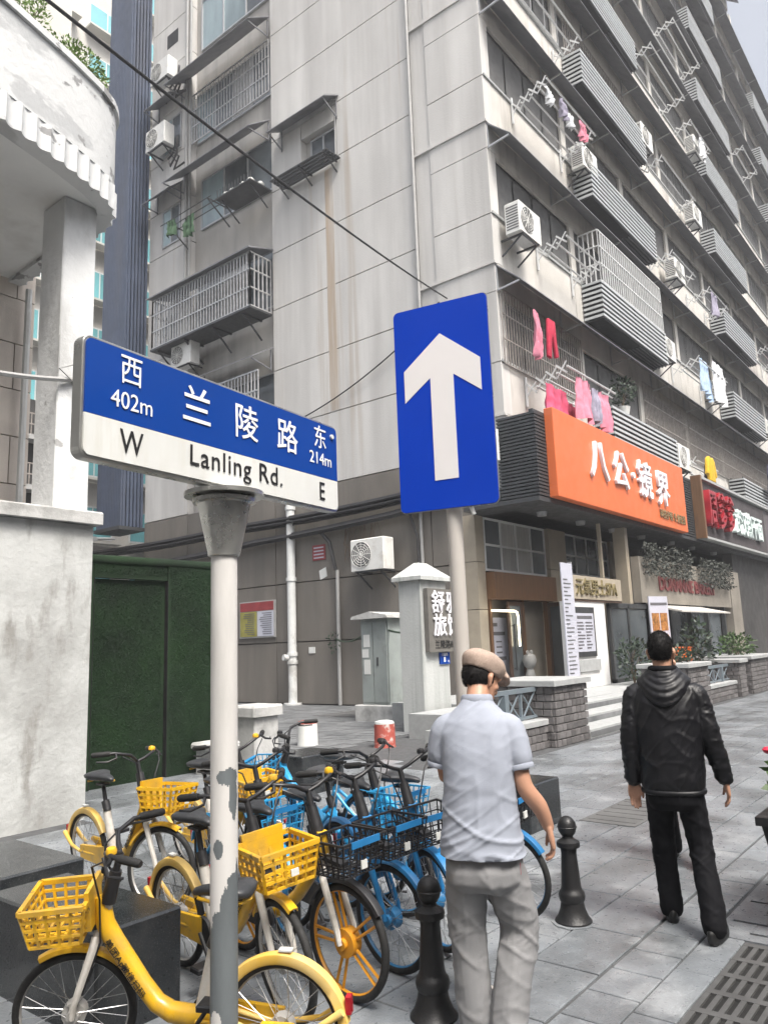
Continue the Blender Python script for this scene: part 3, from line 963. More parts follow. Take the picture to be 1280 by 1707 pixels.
# ---------------------------------------------------------------- terrace, steps, stone piers
ter = MB().box(12.1, 13.34, 7.28, 9.25, -0.04, 0.45).box(13.34, 19.0, 7.6, 9.25, -0.04, 0.45).box(19.0, 60, 7.0, 9.25, -0.04, 0.45).box(14.3, 60, 9.25, 11.4, -0.04, 0.45).box(10.5, 12.1, 6.6, 7.7, -0.04, 0.36)
kind(ter.build('terrace', 'cap_stone'), 'structure')
steps = tag(base('shop_steps', (16, 6.1, 0)), 'three wide grey stone steps up to the shop terrace', 'steps')
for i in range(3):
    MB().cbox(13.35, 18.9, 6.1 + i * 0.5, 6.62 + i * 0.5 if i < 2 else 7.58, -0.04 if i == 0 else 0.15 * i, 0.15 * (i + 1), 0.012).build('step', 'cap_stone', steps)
    MB().box(13.36, 18.89, 6.094 + i * 0.5, 6.099 + i * 0.5, 0.15 * i + .005, 0.15 * (i + 1) - 0.05).build('painted_riser_shadow', 'lane_brick', steps)  # dark strip that paints the shadow on each riser

BW, BH = 0.19, 0.118
brick_me = [MB().cbox(-BW * f_ / 2 + .008, BW * f_ / 2 - .008, -0.03, 0.03, 0, BH - .016, 0.006).mesh('brick', 'pier_brick') for f_ in (0.85, 1.0, 1.15)]


def brick_face(parent, p0, p1, z0, z1, inset=0.0):
    # bricks along the line p0 -> p1 (the outer face is to the right of that line)
    d = Vector((p1[0] - p0[0], p1[1] - p0[1]))
    L = d.length
    ang = math.atan2(d.y, d.x)
    rows_ = int((z1 - z0) / BH)
    for r_ in range(rows_):
        t = -(BW / 2 if r_ % 2 else 0)
        while t < L - 0.04:
            k_ = rng.randrange(3)
            wv = BW * (0.85, 1.0, 1.15)[k_]
            a_, b_ = max(t, 0), min(t + wv, L)
            if b_ - a_ > 0.06:
                mid = (a_ + b_) / 2
                link('brick', brick_me[k_], parent, (p0[0] + d.x / L * mid, p0[1] + d.y / L * mid, z0 + r_ * (z1 - z0) / rows_), (0, 0, ang + rng.uniform(-.02, .02)), ((b_ - a_) / wv, 1, 1))
            t += wv


def stone_pier(x0, x1, y0, y1, h, label, bricks=True):
    e = tag(base('stone_pier', ((x0 + x1) / 2, (y0 + y1) / 2, 0)), label, 'pier', 'stone piers along the terrace')
    MB().box(x0 + .02, x1 - .02, y0 + .02, y1 - .02, -0.04, h - .02).build('mortar_core', 'mortar', e)
    MB().cbox(x0 - 0.09, x1 + 0.09, y0 - 0.09, y1 + 0.09, h - .01, h + 0.09, 0.012).build('cap', 'cap_stone', e)
    if bricks:
        brick_face(e, (x0, y0), (x1, y0), 0, h)
        brick_face(e, (x0, y1), (x0, y0), 0, h)
    return e


stone_pier(12.0, 13.28, 6.1, 7.3, 1.0, 'brown brick pier with grey cap left of the shop steps')
stone_pier(18.95, 20.6, 6.1, 7.2, 1.0, 'brick pier with grey cap right of the shop steps, behind the jacket man')
stone_pier(23.4, 24.1, 6.1, 6.9, 0.95, 'narrow brick pier at the right end of the second railing')
stone_pier(24.7, 27.5, 6.1, 7.6, 1.0, 'wide brick planter pier at the far right edge with a green shrub')


def low_wall(x0, x1, y0, h, label, rail_h):
    e = tag(base('low_wall', (x0, y0, 0)), label, 'wall')
    MB().box(x0, x1 - .02, y0 + .02, y0 + 0.34, -0.04, h - .05).build('mortar_core', 'mortar', e)
    MB().cbox(x0, x1 - .005, y0 - 0.05, y0 + 0.4, h - .05, h + 0.04, 0.01).build('coping', 'cap_stone', e)
    brick_face(e, (x0, y0), (x1 - .02, y0), 0, h - .05)
    r_ = tag(base('railing', (x0, y0, h)), 'grey metal railing with crossed bars on the ' + ('near low brick wall' if x0 < 15 else 'far low brick wall'), 'railing')
    m_ = MB()
    yy = y0 + 0.18
    t = 0.045
    m_.box(x0, x1, yy - .04, yy + .04, h + rail_h - .07, h + rail_h).box(x0, x1, yy - .025, yy + .025, h + 0.06, h + 0.1)
    m_.build('rail', 'rail_grey', r_)
    n = max(2, round((x1 - x0) / 0.62))
    for i in range(n + 1):
        xx = x0 + (x1 - x0) * i / n
        wv = 0.06 if i % 2 else 0.022
        if 0 < i < n:
            MB().box(xx - wv, xx + wv, yy - wv, yy + wv, h + 0.04, h + rail_h - .071).build('post', 'rail_grey', r_)
        if i < n:
            x2 = x0 + (x1 - x0) * (i + 1) / n
            MB().bar((xx + .06, yy - .012, h + .1), (x2 - .06, yy - .012, h + rail_h - .07), .022, .022).bar((xx + .06, yy + .012, h + rail_h - .07), (x2 - .06, yy + .012, h + .1), .022, .022).build('cross_bar', 'rail_grey', r_)


low_wall(10.4, 12.0, 6.25, 0.42, 'low brown brick wall with grey coping left of the shop steps', 0.56)
low_wall(20.62, 23.38, 6.2, 0.42, 'low brick wall with grey coping between the far brick piers', 0.5)

# shop signs
os_ = tag(base('orange_shop_sign', (23, 8.75, 5.45)), 'large orange box sign with white raised letters over the shops', 'sign')
MB().box(18.05, 28.52, 8.6, 8.86, 5.44, 7.86).build('panel', 'orange_sign', os_, 0, 0.02)
for ch, xx, zz, sz in (('八', 20.75, 6.78, 1.3), ('公', 22.35, 6.72, 1.25), ('·', 23.35, 6.72, 1.5), ('镜', 24.35, 6.70, 1.3), ('界', 26.0, 6.64, 1.3)):
    text('letter', ch, sz, 'white_letter', (xx, 8.55, zz), FACE_Y, os_, 0.045, 0.008)
text('small_lettering', '科技护眼 专业配镜', 0.34, 'gold_letter', (26.9, 8.57, 5.82), FACE_Y, os_, 0.012, 0.0, sx=0.93)
bs_ = tag(base('brown_shop_sign', (33, 8.7, 5.45)), 'dark brown ribbed shop sign with red and white raised letters', 'sign')
MB().box(30.4, 50, 8.66, 8.84, 5.5, 7.75).build('panel', 'brown_sign', bs_)
rb = MB()
for i in range(64):
    rb.box(30.5 + i * .16, 30.57 + i * .16, 8.62, 8.66, 5.56, 7.68)
rb.build('ribs', 'brown_sign', bs_)
MB().box(30.3, 50, 8.5, 8.82, 7.76, 7.86).box(30.3, 50, 8.5, 8.82, 5.4, 5.49).build('trim', 'cap_stone', bs_)
MB().box(30.2, 30.38, 8.46, 8.84, 5.4, 7.86).build('end_board', 'wood_brown', bs_)
for ch, xx in (('周', 31.35), ('爹', 32.6), ('爹', 33.8)):
    text('letter', ch, 1.4, 'red_letter', (xx, 8.5, 6.55), FACE_Y, bs_, 0.12, 0.014, sx=.88, sy=1.15)
for ch, xx in zip('武汉热干面', (35.1, 36.05, 37.0, 37.95, 38.9)):
    text('letter', ch, 1.02, 'mint_letter', (xx, 8.55, 6.45), FACE_Y, bs_, 0.1, 0.012, sy=1.15)

# ---------------------------------------------------------------- gate pillar with hotel sign
gp = tag(base('gate_pillar', (13.3, 9.9, 0)), 'weathered grey gate pillar with pyramid cap and hotel board', 'pillar')
MB().cbox(12.9, 13.85, 9.42, 10.0, -0.04, 3.1, 0.015).build('shaft', 'gate_pillar', gp)
MB().add([(12.8, 9.32, 3.1), (13.95, 9.32, 3.1), (13.95, 10.1, 3.1), (12.8, 10.1, 3.1), (12.8, 9.32, 3.18), (13.95, 9.32, 3.18), (13.95, 10.1, 3.18), (12.8, 10.1, 3.18), (13.2, 9.66, 3.5), (13.5, 9.66, 3.5), (13.5, 9.78, 3.5), (13.2, 9.78, 3.5)],
         [(0, 3, 2, 1), (0, 1, 5, 4), (1, 2, 6, 5), (2, 3, 7, 6), (3, 0, 4, 7), (4, 5, 9, 8), (5, 6, 10, 9), (6, 7, 11, 10), (7, 4, 8, 11), (8, 9, 10, 11)]).build('cap', 'gate_pillar', gp)
hb = tag(base('hotel_board', (13.4, 9.38, 1.6)), 'brown hotel name board with white brush letters on the gate pillar', 'sign')
mat('hotel_brown', (0.145, 0.138, 0.125), 0.5, var=0.12, scale=3)
MB().box(12.98, 14.2, 9.3, 9.4, 1.6, 2.92).build('board', 'hotel_brown', hb)
for ch, xx, zz in (('舒', 13.33, 2.6), ('雅', 13.86, 2.6), ('旅', 13.36, 2.12), ('馆', 13.88, 2.12)):
    text('letter', ch, 0.50, 'white_letter', (xx, 9.275, zz), FACE_Y, hb, 0.012, 0.005)
text('small_lettering', '兰陵路8号', 0.19, 'print_black', (13.6, 9.295, 1.74), FACE_Y, hb, 0.003, 0.001)
hn = tag(base('house_number', (13.6, 9.4, 1.4)), 'small blue house number plate below the hotel board', 'sign')
MB().box(13.46, 13.82, 9.385, 9.415, 1.34, 1.58).build('plate', 'sign_blue', hn)
text('lettering', '兰陵路', 0.075, 'print_white', (13.63, 9.38, 1.535), FACE_Y, hn, 0.001)
text('number', '8', 0.15, 'print_white', (13.62, 9.38, 1.43), FACE_Y, hn, 0.001, 0.003)
text('suffix', '号', 0.06, 'print_white', (13.76, 9.38, 1.39), FACE_Y, hn, 0.001)

# ---------------------------------------------------------------- utility cabinet
cb = tag(base('utility_cabinet', (14.9, 12, 0)), 'tall grey-green electrical cabinet on a concrete plinth by the lane', 'cabinet')
MB().cbox(14.35, 15.5, 11.42, 12.6, -0.04, 0.38, 0.02).build('plinth', 'concrete_cap', cb)
MB().box(14.5, 15.35, 11.6, 12.45, 0.38, 2.42).build('body', 'cabinet', cb)
MB().box(14.47, 14.5, 11.64, 12.05, 0.45, 2.36).build('door', 'cabinet', cb)
dr2 = MB().box(14.47, 14.5, 12.075, 12.42, 0.45, 2.36).build('door', 'cabinet', cb)
MB().box(14.455, 14.5, 11.9, 11.95, 1.3, 1.5).build('handle', 'dark_metal', cb)
MB().prism([(11.45, 2.43), (12.62, 2.43), (12.58, 2.5), (12.03, 2.6), (11.49, 2.5)], 14.3, 15.5, 'x').build('roof', 'concrete_cap', cb)
nt_ = MB()
for y0, z0, h_ in ((12.15, 1.75, .3), (12.2, 1.5, .2), (12.15, 1.1, .35)):
    nt_.box(14.462, 14.469, y0, y0 + .2, z0, z0 + h_)
nt_.build('sticker', 'sign_white', cb)

# ---------------------------------------------------------------- notices on the wall
nb_ = tag(base('notice_board', (17.95, 20.1, 2.2)), 'notice board with a yellow-red sheet and a white printed sheet on the lane wall', 'notice board')
mat('yellow_sheet', (0.27, 0.25, 0.06), 0.6, var=0.25, scale=3)
mat('red_sheet', (0.26, 0.04, 0.045), 0.6, var=0.2, scale=3)
MB().box(17.92, 17.99, 19.2, 21.0, 2.2, 3.46).build('backing', 'pipe_grey', nb_)
MB().box(17.905, 17.918, 20.1, 20.95, 2.25, 3.1).build('yellow_sheet', 'yellow_sheet', nb_)
MB().box(17.905, 17.918, 19.26, 20.95, 3.12, 3.42).build('red_header', 'red_sheet', nb_)
MB().box(17.905, 17.918, 19.26, 20.05, 2.25, 3.1).build('white_sheet', 'poster', nb_)
pt_ = MB()
for i in range(11):
    zz = 2.32 + i * 0.07
    pt_.box(17.898, 17.904, 19.34, 19.34 + rr.uniform(.4, .62), zz, zz + .022)
    pt_.box(17.898, 17.904, 20.2, 20.2 + rr.uniform(.35, .62), zz, zz + .022)
pt_.build('print', 'poster_text', nb_)
rs = tag(base('red_notice', (17.97, 17.1, 4.8)), 'small red printed sticker on the lane wall right of the white pipe', 'notice')
MB().box(17.97, 17.995, 16.86, 17.42, 4.6, 5.1).build('sheet', 'red_sheet', rs)
rl = MB()
for i in range(4):
    rl.box(17.962, 17.969, 16.92, 17.36, 4.66 + i * .11, 4.7 + i * .11)
rl.build('print', 'poster', rs)
tag(MB().add([(17.975, 17.15, 4.25), (17.975, 16.85, 4.35), (17.975, 16.8, 4.05), (17.975, 17.1, 3.95), (17.99, 17.15, 4.25), (17.99, 16.85, 4.35), (17.99, 16.8, 4.05), (17.99, 17.1, 3.95)],
              [(0, 1, 2, 3), (4, 7, 6, 5), (0, 4, 5, 1), (1, 5, 6, 2), (2, 6, 7, 3), (3, 7, 4, 0)]).build('paper_scrap', 'sign_white'), 'tilted scrap of white paper stuck below the red sticker', 'paper')
tag(MB().box(17.975, 17.99, 17.4, 17.68, 1.62, 1.82).build('paper_note', 'sign_white'), 'small blank white square of paper low on the lane wall', 'paper')

# ---------------------------------------------------------------- air conditioners
def ac_mesh(wd=1.3, h=0.95, d=0.5):
    # local: front looks to -Y, centred on x, back at y=0, bottom at z=0
    e = {}
    b_ = MB().cbox(-wd / 2, wd / 2, -d, 0, 0, h, 0.03)
    e['casing'] = b_.mesh('casing', 'ac_white', 30)
    f_ = MB()
    cx, cz, rr_ = -wd * 0.16, h * 0.5, h * 0.40
    f_.lathe([(0, -0.012), (rr_, -0.012), (rr_, 0.0), (0, 0)], 24, (cx, -d - 0.002, cz), 'y')
    e['fan_recess'] = f_.mesh('fan_recess', 'ac_grille', 30)
    q = MB()
    for k in range(5):
        r_ = rr_ * (0.25 + 0.19 * k)
        q.tube([(cx + r_ * math.cos(a * PI / 10), -d - 0.022, cz + r_ * math.sin(a * PI / 10)) for a in range(20)], 0.008, 4, True)
    for k in range(6):
        a = k * PI / 6
        q.tube([(cx + rr_ * math.cos(a), -d - .022, cz + rr_ * math.sin(a)), (cx - rr_ * math.cos(a), -d - .022, cz - rr_ * math.sin(a))], 0.008, 4)
    e['fan_grille'] = q.mesh('fan_grille', 'ac_white')
    s_ = MB()
    for k in range(9):
        s_.box(-wd / 2 - 0.006, -wd / 2 - .001, -d + 0.06, -0.06, 0.1 + k * .085, 0.14 + k * .085)
    e['side_vent'] = s_.mesh('side_vent', 'ac_grille')
    t = MB()
    for xx in (-wd * .35, wd * .35):
        t.bar((xx, -d, -0.03), (xx, 0.25, -0.03), .05, .05).bar((xx, -d + .1, -0.05), (xx, 0.25, -0.5), .04, .04)
    t.bar((-wd * .36, -d + .06, -.03), (wd * .36, -d + .06, -.03), .05, .05)
    e['bracket'] = t.mesh('bracket', 'dark_metal')
    return e


AC = ac_mesh()


def ac_unit(loc, rz, label, sc=1.0):
    e = empty('air_conditioner', loc, rz)
    e.scale = (sc, sc, sc)
    tag(e, label, 'air conditioner', 'outdoor air conditioning units on the apartment block')
    for k_, me in AC.items():
        o = bpy.data.objects.new(k_, me); C.objects.link(o); o.parent = e
    return e


FX = -PI / 2      # faces -X
ac_unit((17.75, 14.5, 4.0), FX, 'white air conditioner low on the lane wall above the cabinet', 1.0)
ac_unit((17.75, 25.4, 26.35), FX, 'white air conditioner highest on the left strip of the grey facade')
ac_unit((17.75, 25.6, 23.2), FX, 'dirty white air conditioner with loose hoses, second from the top left', 1.05)
ac_unit((17.75, 23.7, 12.85), FX, 'small white air conditioner under the barred projecting balcony', 0.95)
ac_unit((18.95, 9.75, 13.35), 0, 'white air conditioner beside the corner window of the grey facade', 1.0)
ac_unit((24.1, 9.75, 18.05), 0, 'white air conditioner under the folding drying rack with clothes', 0.95)
ac_unit((31.2, 9.75, 8.35), 0, 'white air conditioner right above the orange sign', 1.05)
ac_unit((31.0, 9.75, 13.0), 0, 'white air conditioner at the right end of the white barred balcony', 0.95)
ac_unit((30.8, 9.75, 22.6), 0, 'white air conditioner at the end of the upper slatted cage')
ac_unit((33.5, 9.75, 17.4), 0, 'white air conditioner under the short rail rack at mid height')
ac_unit((37.6, 9.75, 22.0), 0, 'white air conditioner below a window between the two upper columns of cages')
ac_unit((38.4, 9.75, 13.0), 0, 'white air conditioner right of the rack with pale blue clothes', .95)
ac_unit((47.9, 9.75, 13.1), 0, 'white air conditioner at the end of the far lower slatted cage', .95)
ac_unit((39.2, 9.75, 26.6), 0, 'white air conditioner high between the racks on the facade')
ac_unit((26.0, 9.85, 30.9), 0, 'white air conditioner below the topmost visible slatted cage')
for y0, z0, hl in ((24.65, 22.9, 'coiled black hoses hanging from the lower left air conditioner'), (24.6, 26.3, 'coiled black hoses hanging from the uppermost left air conditioner')):
    hz = MB().tube([(17.7, y0, z0 + 0.6), (17.55, y0 - .2, z0 + .3), (17.6, y0 - .1, z0 - .3), (17.6, y0 + .35, z0 - .7), (17.6, y0 + .5, z0 - .3), (17.6, y0 + .1, z0 - .15), (17.6, y0 - .25, z0 - .5), (17.62, y0 + .1, z0 - .95), (17.7, y0 - .5, z0 - .85)], 0.045, 6)
    tag(hz.build('refrigerant_hose', 'cable', None, 40), hl, 'hose')

# ---------------------------------------------------------------- drying racks and laundry
RKG = 'drying racks outside the windows'


def rack_y(x0, x1, z, label, out=1.0, n=3):
    e = tag(base('drying_rack', (x0, 9.9, z)), label, 'drying rack', RKG)
    for i in range(n):
        yy = 9.7 - out * (i + 0.4) / n
        MB().tube([(x0, yy, z + .12 * i), (x1, yy, z + .12 * i)], 0.032, 6).build('rail', 'frame_white', e, 40)
    for xx in (x0 + .1, x1 - .1):
        m_ = MB()
        for i in range(n):
            ya, yb = 9.95 - out * i / n, 9.95 - out * (i + 1) / n
            m_.bar((xx, ya, z - .2 + .1 * i), (xx, yb, z + .2 + .12 * i), .025, .04).bar((xx, ya, z + .2 + .1 * i), (xx, yb, z - .15 + .12 * i), .035, .05)
        m_.box(xx - .03, xx + .03, 9.93, 9.98, z - .5, z + .4)
        m_.build('scissor_arm', 'frame_white', e)
    return e


rack_y(19.6, 23.2, 18.35, 'folding drying rack with small clothes below the upper corner window', 1.2, 4)
rack_y(20.6, 23.3, 13.75, 'low rail rack right of the corner air conditioner')
rack_y(19.2, 22.6, 8.95, 'drying rack hung with pink towels above the orange sign', 1.3, 4)
rack_y(33.0, 37.2, 13.2, 'drying rack hung with pale blue clothes at mid height', 1.2)
rack_y(31.5, 34.5, 17.6, 'short rail rack right of the middle slatted cage')
rack_y(31.5, 36.0, 22.1, 'empty rail rack right of the upper slatted cage')
rack_y(31.0, 35.6, 27.3, 'white two-rail rack standing out high on the facade', 1.2)
rack_y(19.0, 23.3, 22.4, 'white rail rack at the top edge above the corner window')
rack_y(31.6, 34.5, 8.5, 'rack with the yellow jacket left of the brown sign')
rack_y(36.5, 39.6, 17.7, 'rail rack beside the middle window between two slatted cages', 1.1)
rack_y(36.6, 39.8, 26.7, 'rail rack high between the second and third slatted cages', 1.1)
rack_y(35.2, 39.4, 31.5, 'rail rack near the top edge between two slatted cages', 1.2)
rack_y(48.2, 51.6, 18.2, 'rack with pink laundry at the right edge')
rack_y(47.5, 51.0, 31.0, 'bright rack high at the right edge of the facade', 1.3)
rl_ = tag(base('drying_rack', (17, 22, 18.8)), 'metal drying rack with green cloths below the left facade window', 'drying rack', RKG)
for i in range(3):
    MB().tube([(16.9 + .3 * i, 21.4, 18.95), (16.9 + .3 * i, 24.6, 18.95)], .02, 6).build('rail', 'dark_metal', rl_)
for yy in (21.6, 24.2):
    MB().bar((18, yy, 18.2), (16.9, yy, 18.95), .04, .04).bar((18, yy, 18.95), (16.9, yy, 18.95), .04, .04).build('scissor_arm', 'dark_metal', rl_)
sg = tag(base('shelf_rack', (17.2, 19.9, 18.8)), 'wire shelf with white bundles outside the left facade window', 'shelf')
q = MB().box(16.95, 17.95, 19.2, 21.2, 18.7, 18.75)
for i in range(12):
    q.box(16.95, 16.98, 19.2 + i * .17, 19.22 + i * .17, 18.75, 19.05)
for yy in (19.4, 21.0):
    q.bar((17.1, yy, 18.7), (17.98, yy, 18.1), .04, .04)
q.build('frame', 'dark_metal', sg)
bu = MB()
for i in range(16):
    bu.lathe([(0, 0), (.13, .03), (.16, .12), (.09, .2), (0, .22)], 7, (17.2 + rr.uniform(0, .55), 19.4 + rr.uniform(0, 1.5), 18.76 + rr.uniform(0, .08)))
bu.build('bundle', 'sign_white', sg, 60)


def cloth_me(wd, h, seed, taper=0.0, fold=0.085, nx=22, nz=14, thick=0.012):
    # hanging fabric in the XZ plane, top at z=0
    q = MB()
    r_ = random.Random(seed)
    ph = r_.uniform(0, 6)
    fr_ = r_.uniform(9, 14) / max(wd, .3)
    for side in (0, 1):
        for j in range(nz + 1):
            t = j / nz
            for i in range(nx + 1):
                s_ = i / nx - .5
                x = s_ * wd * (1 + taper * t) + 0.03 * math.sin(5 * t + ph)
                y = fold * (0.25 + t) * math.sin(fr_ * x * 1.5 + ph + 1.5 * t) + (thick if side else 0)
                y += .05 * noise.noise(Vector((x * 3 + seed, t * 4, 0)))
                z = -h * t + .05 * math.sin(7 * s_ + ph) * t - .05 * (1 - t) * abs(math.sin(6 * s_ + ph))
                q.v.append((x, y, z))
    N = (nx + 1) * (nz + 1)
    for side in (0, 1):
        for j in range(nz):
            for i in range(nx):
                a = side * N + j * (nx + 1) + i
                q.f.append((a, a + 1, a + nx + 2, a + nx + 1))
    for j in range(nz):
        for i in (0, nx):
            a = j * (nx + 1) + i
            q.f.append((a, a + nx + 1, N + a + nx + 1, N + a))
    for i in range(nx):
        for j in (0, nz):
            a = j * (nx + 1) + i
            q.f.append((a, a + 1, N + a + 1, N + a))
    return q


CL = {}
for nm, c_ in dict(pink=(0.62, 0.22, 0.30), red=(0.42, 0.015, 0.05), crimson=(0.38, 0.05, 0.10), greyc=(0.30, 0.28, 0.36), blue=(0.38, 0.50, 0.66), white=(0.62, 0.64, 0.66), yellow=(0.68, 0.42, 0.02), navy=(0.02, 0.02, 0.05), green=(0.03, 0.075, 0.035), rose=(0.55, 0.08, 0.16)).items():
    mat('cloth_' + nm, c_, 0.85, var=0.18, scale=6, world=False)


def laundry(name, wd, h, c_, loc, label, seed, rz=0, taper=0.0):
    o = cloth_me(wd, h, seed, taper).build(name, 'cloth_' + c_, None, 60)
    o.location = loc
    o.rotation_euler = (0, 0, rz)
    tag(o, label, 'laundry', 'laundry drying on the facade')


def garment(name, c_, loc, label, kind_, sc=1.0, rz=0):
    q = MB()
    if kind_ == 'jacket':
        pts = [(-.2, 0), (-.42, -.12), (-.62, -.75), (-.44, -.82), (-.34, -.45), (-.36, -1.0), (.36, -1.0), (.34, -.45), (.44, -.82), (.62, -.75), (.42, -.12), (.2, 0), (.08, -.06), (-.08, -.06)]
    else:
        pts = [(-.3, 0), (-.42, -1.0), (-.5, -1.7), (-.22, -1.75), (-.04, -.75), (.06, -.75), (.2, -1.6), (.46, -1.5), (.34, -.9), (.3, 0)]
    q.prism([(a * sc, b * sc) for a, b in pts], -0.07 * sc, 0.07 * sc, 'y')
    o = q.build(name, 'cloth_' + c_, None, 0)
    bv = o.modifiers.new('bevel', 'BEVEL'); bv.width = 0.05 * sc; bv.segments = 3
    o.location = loc
    o.rotation_euler = (0, 0, rz)
    o.data.shade_smooth()
    tag(o, label, 'laundry', 'laundry drying on the facade')


laundry('grey_shirt', 1.0, 1.2, 'greyc', (37.4, 8.9, 18.1), 'grey shirt on the rail rack between two slatted cages', 31)
laundry('white_shirt', 1.0, 1.1, 'white', (38.6, 8.9, 27.1), 'white shirt high on the facade between slatted cages', 32)
garment('hanging_trousers', 'red', (19.75, 9.25, 11.05), 'dark red trousers hanging before the second-storey bars', 'trousers', .72)
laundry('pink_cloth', 0.32, 1.45, 'pink', (18.95, 9.3, 11.1), 'narrow pink cloth hanging left of the red trousers', 2)
laundry('rose_towel', 1.3, 0.95, 'rose', (19.3, 9.05, 8.85), 'deep rose towel at the left end of the rack over the orange sign', 3)
laundry('pink_towel', 0.95, 1.25, 'pink', (20.35, 8.65, 9.25), 'large pink towel in the middle of the rack over the orange sign', 4)
laundry('grey_towel', 0.55, 1.05, 'greyc', (21.15, 8.65, 9.15), 'purple-grey towel between the two pink towels', 5)
laundry('pink_towel', 0.8, 1.2, 'pink', (21.85, 8.65, 9.15), 'smaller pink towel right of the purple-grey towel', 6)
laundry('dark_cloth', 0.9, 0.9, 'crimson', (20.2, 9.1, 8.6), 'dark crimson cloth hanging low behind the pink towels', 7)
laundry('blue_shirt', 1.1, 1.5, 'blue', (33.9, 8.85, 13.7), 'pale blue patterned shirt on the mid-height rack', 8, 0, .15)
laundry('white_sheet', 1.5, 1.9, 'white', (35.9, 8.75, 14.0), 'white sheet on the mid-height rack right of the blue shirt', 9)
laundry('blue_cloth', 0.9, 1.3, 'blue', (34.9, 9.0, 13.4), 'blue-green cloth between the blue shirt and the white sheet', 10)
garment('yellow_jacket', 'yellow', (32.3, 8.6, 8.95), 'bright yellow jacket hanging above the brown sign', 'jacket', 1.05)
garment('navy_garment', 'navy', (33.2, 8.9, 8.9), 'dark navy garment behind the yellow jacket', 'jacket', 1.05)
laundry('dark_sheet', 2.2, 1.6, 'navy', (45.3, 8.9, 10.7), 'black cloth hanging at the right edge above the brown sign', 12)
laundry('pink_laundry', 1.3, 1.4, 'rose', (49.4, 8.8, 19.0), 'pink laundry bundle at the right edge of the facade', 13, 0, .2)
laundry('green_cloth', 0.5, 0.7, 'green', (16.92, 23.9, 18.98), 'dark green cloth on the left facade rack, near end', 14, PI / 2)
laundry('green_cloth', 0.6, 0.9, 'green', (17.2, 23.1, 18.98), 'second dark green cloth on the left facade rack', 15, PI / 2)
for i in range(4):
    laundry('small_garment', .45, .55 + .1 * (i % 2), ('white', 'greyc', 'white', 'pink')[i], (20.2 + i * .75, 8.9 - .1 * (i % 2), 18.85), ('small white sock cloth on the upper folding rack, leftmost', 'small grey cloth second on the upper folding rack', 'small white cloth third on the upper folding rack', 'small pinkish cloth at the right of the upper folding rack')[i], 20 + i)
# potted plant on the lowest cage


def leaf_cloud(q, c_, rad, n, s0, s1, sd=1, droop=0.0):
    r_ = random.Random(sd)
    for i in range(n):
        while True:
            v = Vector((r_.uniform(-1, 1), r_.uniform(-1, 1), r_.uniform(-1, 1)))
            if 0.15 < v.length < 1 and noise.noise(v * 2.2 + Vector((sd, 0, 0))) > -0.22:
                break
        p_ = Vector(c_) + Vector((v.x * rad[0], v.y * rad[1], v.z * rad[2]))
        L = r_.uniform(s0, s1)
        d1 = (v + Vector((r_.uniform(-1, 1), r_.uniform(-1, 1), r_.uniform(-.6, 1) - droop))).normalized() * L
        d2 = d1.cross(Vector((r_.uniform(-1, 1), r_.uniform(-1, 1), r_.uniform(-1, 1)))).normalized() * L * .24
        q.add([p_, p_ + d1 * .5 + d2, p_ + d1, p_ + d1 * .5 - d2], [(0, 1, 2, 3)])
    return q


def plant(name, loc, rad, n, s0, s1, label, m='leaf', sd=1, stemr=0.02, pot=None):
    e = tag(empty(name, loc), label, 'plant')
    leaf_cloud(MB(), (0, 0, rad[2] * 1.15), rad, n, s0, s1, sd).build('foliage', m, e)
    st = MB()
    r_ = random.Random(sd)
    for i in range(5):
        st.tube([(0, 0, 0), (r_.uniform(-.3, .3) * rad[0], r_.uniform(-.3, .3) * rad[1], rad[2] * .8), (r_.uniform(-.7, .7) * rad[0], r_.uniform(-.7, .7) * rad[1], rad[2] * 1.6)], [stemr, stemr * .7, stemr * .3], 5)
    st.build('stem', 'stem', e)
    if pot:
        MB().lathe([(0, 0), (pot * .7, 0), (pot, pot * 1.4), (pot * .88, pot * 1.4), (pot * .8, pot * 1.2), (0, pot * 1.2)], 14, (0, 0, -pot * 1.4)).build('pot', 'sign_white', e, 40)
    return e


plant('potted_plant', (25.6, 9.5, 9.75), (.55, .4, .5), 260, .1, .22, 'bushy potted plant on the lowest slatted cage', 'leaf_dark', 3, .02, .25)
plant('shrub', (20.0, 6.65, 1.0), (.6, .35, .22), 300, .08, .18, 'low green shrub on the brick pier behind the man in the jacket', 'leaf_dark', 4)
plant('shrub', (23.2, 7.1, 0.45), (.55, .45, .8), 520, .08, .2, 'loose grey-green shrub beside the orange barrel', 'leaf_dark', 5)
plant('shrub', (26.2, 6.8, 1.0), (1.2, .5, .35), 520, .08, .18, 'clipped green shrub in the wide planter at the right edge', 'leaf', 6)
plant('shrub', (21.3, 8.3, 0.45), (.6, .4, .6), 380, .08, .2, 'dark leafy shrub before the bakery window', 'leaf_dark', 7)
